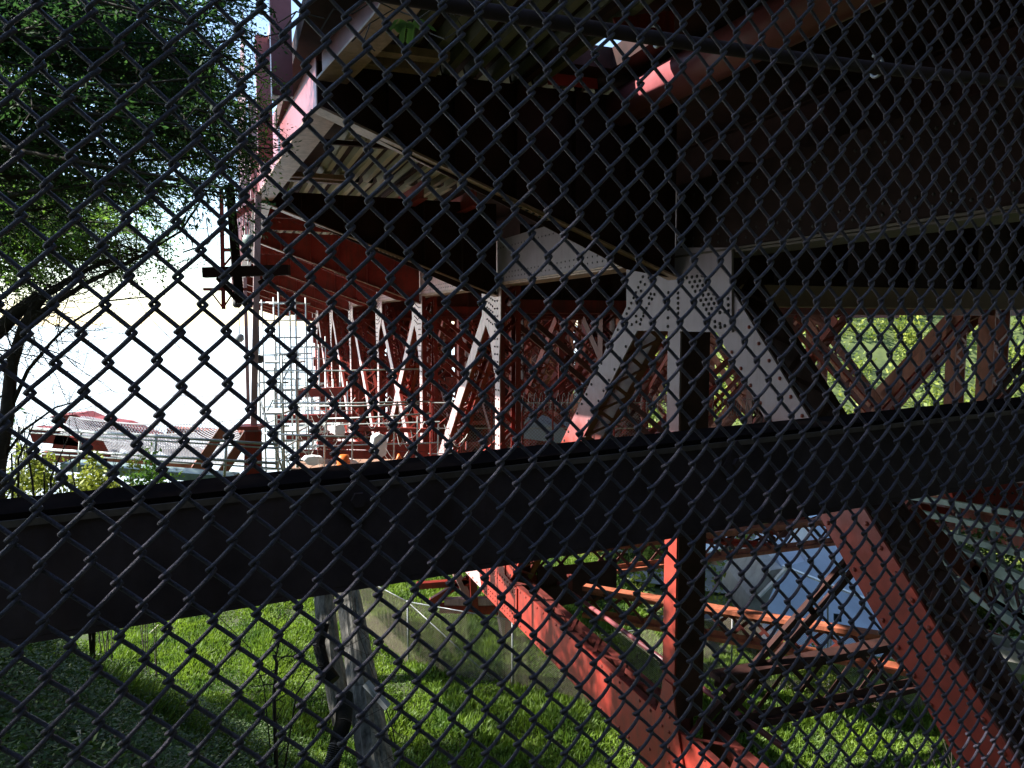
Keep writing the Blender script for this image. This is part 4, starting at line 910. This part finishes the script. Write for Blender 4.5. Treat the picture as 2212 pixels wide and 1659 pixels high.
t = thing('lamp_post', drop(pp(1789, 1420, 41)), 'slim lamp post with a round head before the pale building', 'lamp post')
obj('pole', MB().tube([pp(1789, 1440, 40), pp(1788, 1295, 40)], .05, 6), M['pipe'], t); c = pp(1788, 1292, 40)
obj('lamp_head', MB().tube([c+Z*.12, c+Z*.05, c-Z*.12], [.05, .25, .2], 10), M['white'], t, smooth=True)
t = thing('shed', pp(1560, 1195, 60), 'small shed with a bright ribbed white roof on the green slope', 'shed')
R_ = [pp(1522, 1150, 60), pp(1570, 1148, 66), pp(1602, 1160, 62), pp(1562, 1194, 56)]
rf = obj('roof', MB().prism([pp(1520, 1150, 64), pp(1560, 1145, 66), pp(1590, 1160, 60), pp(1545, 1195, 57), pp(1520, 1195, 57)], Z*.15), M['white'], t)
for k in range(7): f0, f1 = pp(1522+k*6, 1150+k*1.3, 64.5), pp(1520+k*4, 1194, 57.5); obj('roof_rib', MB().bar(f0+Z*.2, f1+Z*.2, .06, .08, Z), M['lamp'], rf)
obj('wall', MB().prism([pp(1546, 1197, 57), pp(1592, 1162, 60), pp(1592, 1190, 60), pp(1550, 1222, 57)], np.array([-.5, .6, 0])), M['brown'], t)
obj('window', MB().prism([pp(1575, 1180, 58.2), pp(1584, 1173, 58.8), pp(1584, 1183, 58.8), pp(1575, 1190, 58.2)], np.array([.04, -.05, 0])), M['glass'], t)
def car(p, ang, mk, label):
    t = thing('parked_car', p, label, 'car', 'cars parked beyond the bridge'); c, s = math.cos(ang), math.sin(ang); X_ = np.array([c, s, 0]); Y_ = np.array([-s, c, 0])
    P3 = lambda x, y, z: np.asarray(p)+X_*x+Y_*y+Z*z
    obj('body', MB().prism([P3(x, -.85, z) for x, z in [(-2.1, .3), (-2.15, .8), (-1.5, .95), (1.2, .95), (2.0, .8), (2.1, .35)]], Y_*1.7), M[mk], t)
    obj('cabin', MB().prism([P3(x, -.72, z) for x, z in [(-1.5, .952), (-1.0, 1.42), (.4, 1.42), (1.05, .952)]], Y_*1.44), M['glass'], t)
    obj('roof', MB().prism([P3(x, -.70, z) for x, z in [(-1.0, 1.425), (-.9, 1.47), (.3, 1.47), (.4, 1.425)]], Y_*1.4), M[mk], t)
    for x in (-1.3, 1.3):
        for y in (-.86, .70): obj('wheel', MB().tube([P3(x, y, .32), P3(x, y+.16, .32)], .32, 14), M['rubber'], t)
for k, (u, v, mk, lb) in enumerate([(1425, 1185, 'carred', 'red car nearest the grey column in the pale lot'), (1400, 1178, 'carwhite', 'white car parked left of the red car'), (1452, 1190, 'rubber', 'dark car half hidden by the column'), (1345, 1190, 'carwhite', 'white car at the far left of the lot')]):
    p = gh(u, v, 40); car(p+Z*.12, .6+k*.3, mk, lb)

# ---- grey green catwalk and red structure at the right
t = thing('catwalk', pp(2080, 1290, 13), 'grey green steel catwalk with rails at the right edge below the beam', 'catwalk')
def cw(u0, v0, u1, v1, wd, Y0, Y1, nm, mk='greengrey', dep=.12): obj(nm, MB().bar(pp(u0, v0, Y0), pp(u1, v1, Y1), wd, dep, Z), M[mk], t)
cw(1960, 1072, 2240, 1116, .09, 14, 11, 'top_rail'); cw(1940, 1098, 2240, 1158, .09, 14, 11, 'mid_rail'); cw(1950, 1128, 2240, 1205, .10, 14, 11, 'mid_rail')
cw(1942, 1140, 2240, 1268, .20, 14, 11, 'deck_edge'); cw(1975, 1180, 2240, 1325, .20, 14, 11, 'deck_edge'); cw(1985, 1205, 2240, 1375, .14, 14, 11, 'deck_edge')
for u, v0, v1 in ((1950, 1090, 1150), (2070, 1085, 1180), (2145, 1125, 1240)): obj('rail_post', MB().bar(pp(u, v0, 12.6), pp(u, v1, 12.6), .06, .05, A), M['greengrey'], t)
for k in range(9): obj('grating_bar', MB().bar(pp(1990+k*28, 1160+k*12, 12.9-k*.2), pp(2010+k*28, 1212+k*16, 12.6-k*.2), .04, .05, A), M['dark'], t)
t = thing('box_girder', pp(2120, 1130, 16), 'red riveted girder end at the right edge just under the beam', 'girder')
gpx = [(2052, 1052), (2120, 1040), (2230, 1045), (2230, 1140), (2060, 1078)]; o_ = obj('web', MB().prism([pp(u, v, 16) for u, v in gpx], np.array([0, .5, 0])), M['red'], t)
m = MB(); m.prism([pp(u, v, 16.6) for u, v in [(1985, 1086), (2050, 1098), (2050, 1112), (1995, 1104)]], np.array([0, .3, 0])); obj('web', m, M['red'], t)
pts = [pp(u, v, 15.98) for u in range(2070, 2225, 13) for v in (1062+(u % 7), 1088+(u % 5), 1103) if v < 1078+(u-2060)*.36]
rivets(pts, o_, r=.03, kind='rivetdark', nrm=np.array([0, -1., 0]), up=np.array([1., 0, 0]))
for k, (u0, v0, u1, v1, w_) in enumerate([(1960, 1100, 2200, 1345, .30), (2095, 1225, 2215, 1345, .2), (2010, 1330, 2190, 1400, .25)]):
    tt = obj('angle_brace', MB().bar(pp(u0, v0, 12), pp(u1, v1, 12), w_, .1, Z), M['darkred' if k == 0 else 'red'], t)
for k, (u0, v0, u1, v1) in enumerate([(2085, 1395, 2212, 1420), (2110, 1415, 2225, 1446), (2090, 1440, 2200, 1462), (2130, 1380, 2230, 1402)]):
    obj('timber', MB().bar(pp(u0, v0, 11.5), pp(u1, v1, 11+k*.2), .16, .16, Z), M['lamp'] if k % 2 else M['conc'], label=['grey timber highest in the pile at the right edge', 'pale timber second in the pile at right', 'grey timber lowest in the pile at right', 'short pale timber behind the pile'][k], category='timber', group='timbers piled at the right edge')
leafy(2090, 1280, 15.5, 1.3, 6000, .11, 'ivy', 'green bush seen through the gap right of the big diagonal')
leafy(2110, 1340, 15, 1.0, 3000, .11, 'shrub', 'lit green bush below the catwalk at right')
# far hillside trees
hx = RNG.uniform(4, 120, 2400); hy = RNG.uniform(46, 190, 2400); kk = (hx/hy > .02) & (hx/hy < .75); hx, hy = hx[kk], hy[kk]
def hill_bushes():
    n = len(hx); K = 120; r = RNG.uniform(.6, 2.6, n)*(.6+hy/150); c = np.stack([hx, hy, ground(hx, hy)+r*.35], 1)
    P_ = np.repeat(c, K, 0)+RNG.normal(0, .42, (n*K, 3))*np.repeat(r, K)[:, None]; L_ = np.repeat(r, K)*.22*RNG.uniform(.6, 1.4, n*K)
    quads('hill_scrub', P_, RNG.normal(0, 1, (n*K, 3)), RNG.normal(0, 1, (n*K, 3)), L_, L_*.6, M['shrub'], kind='stuff', label='sunlit yellow green scrub covering the far hillside', category='scrub')
hill_bushes()
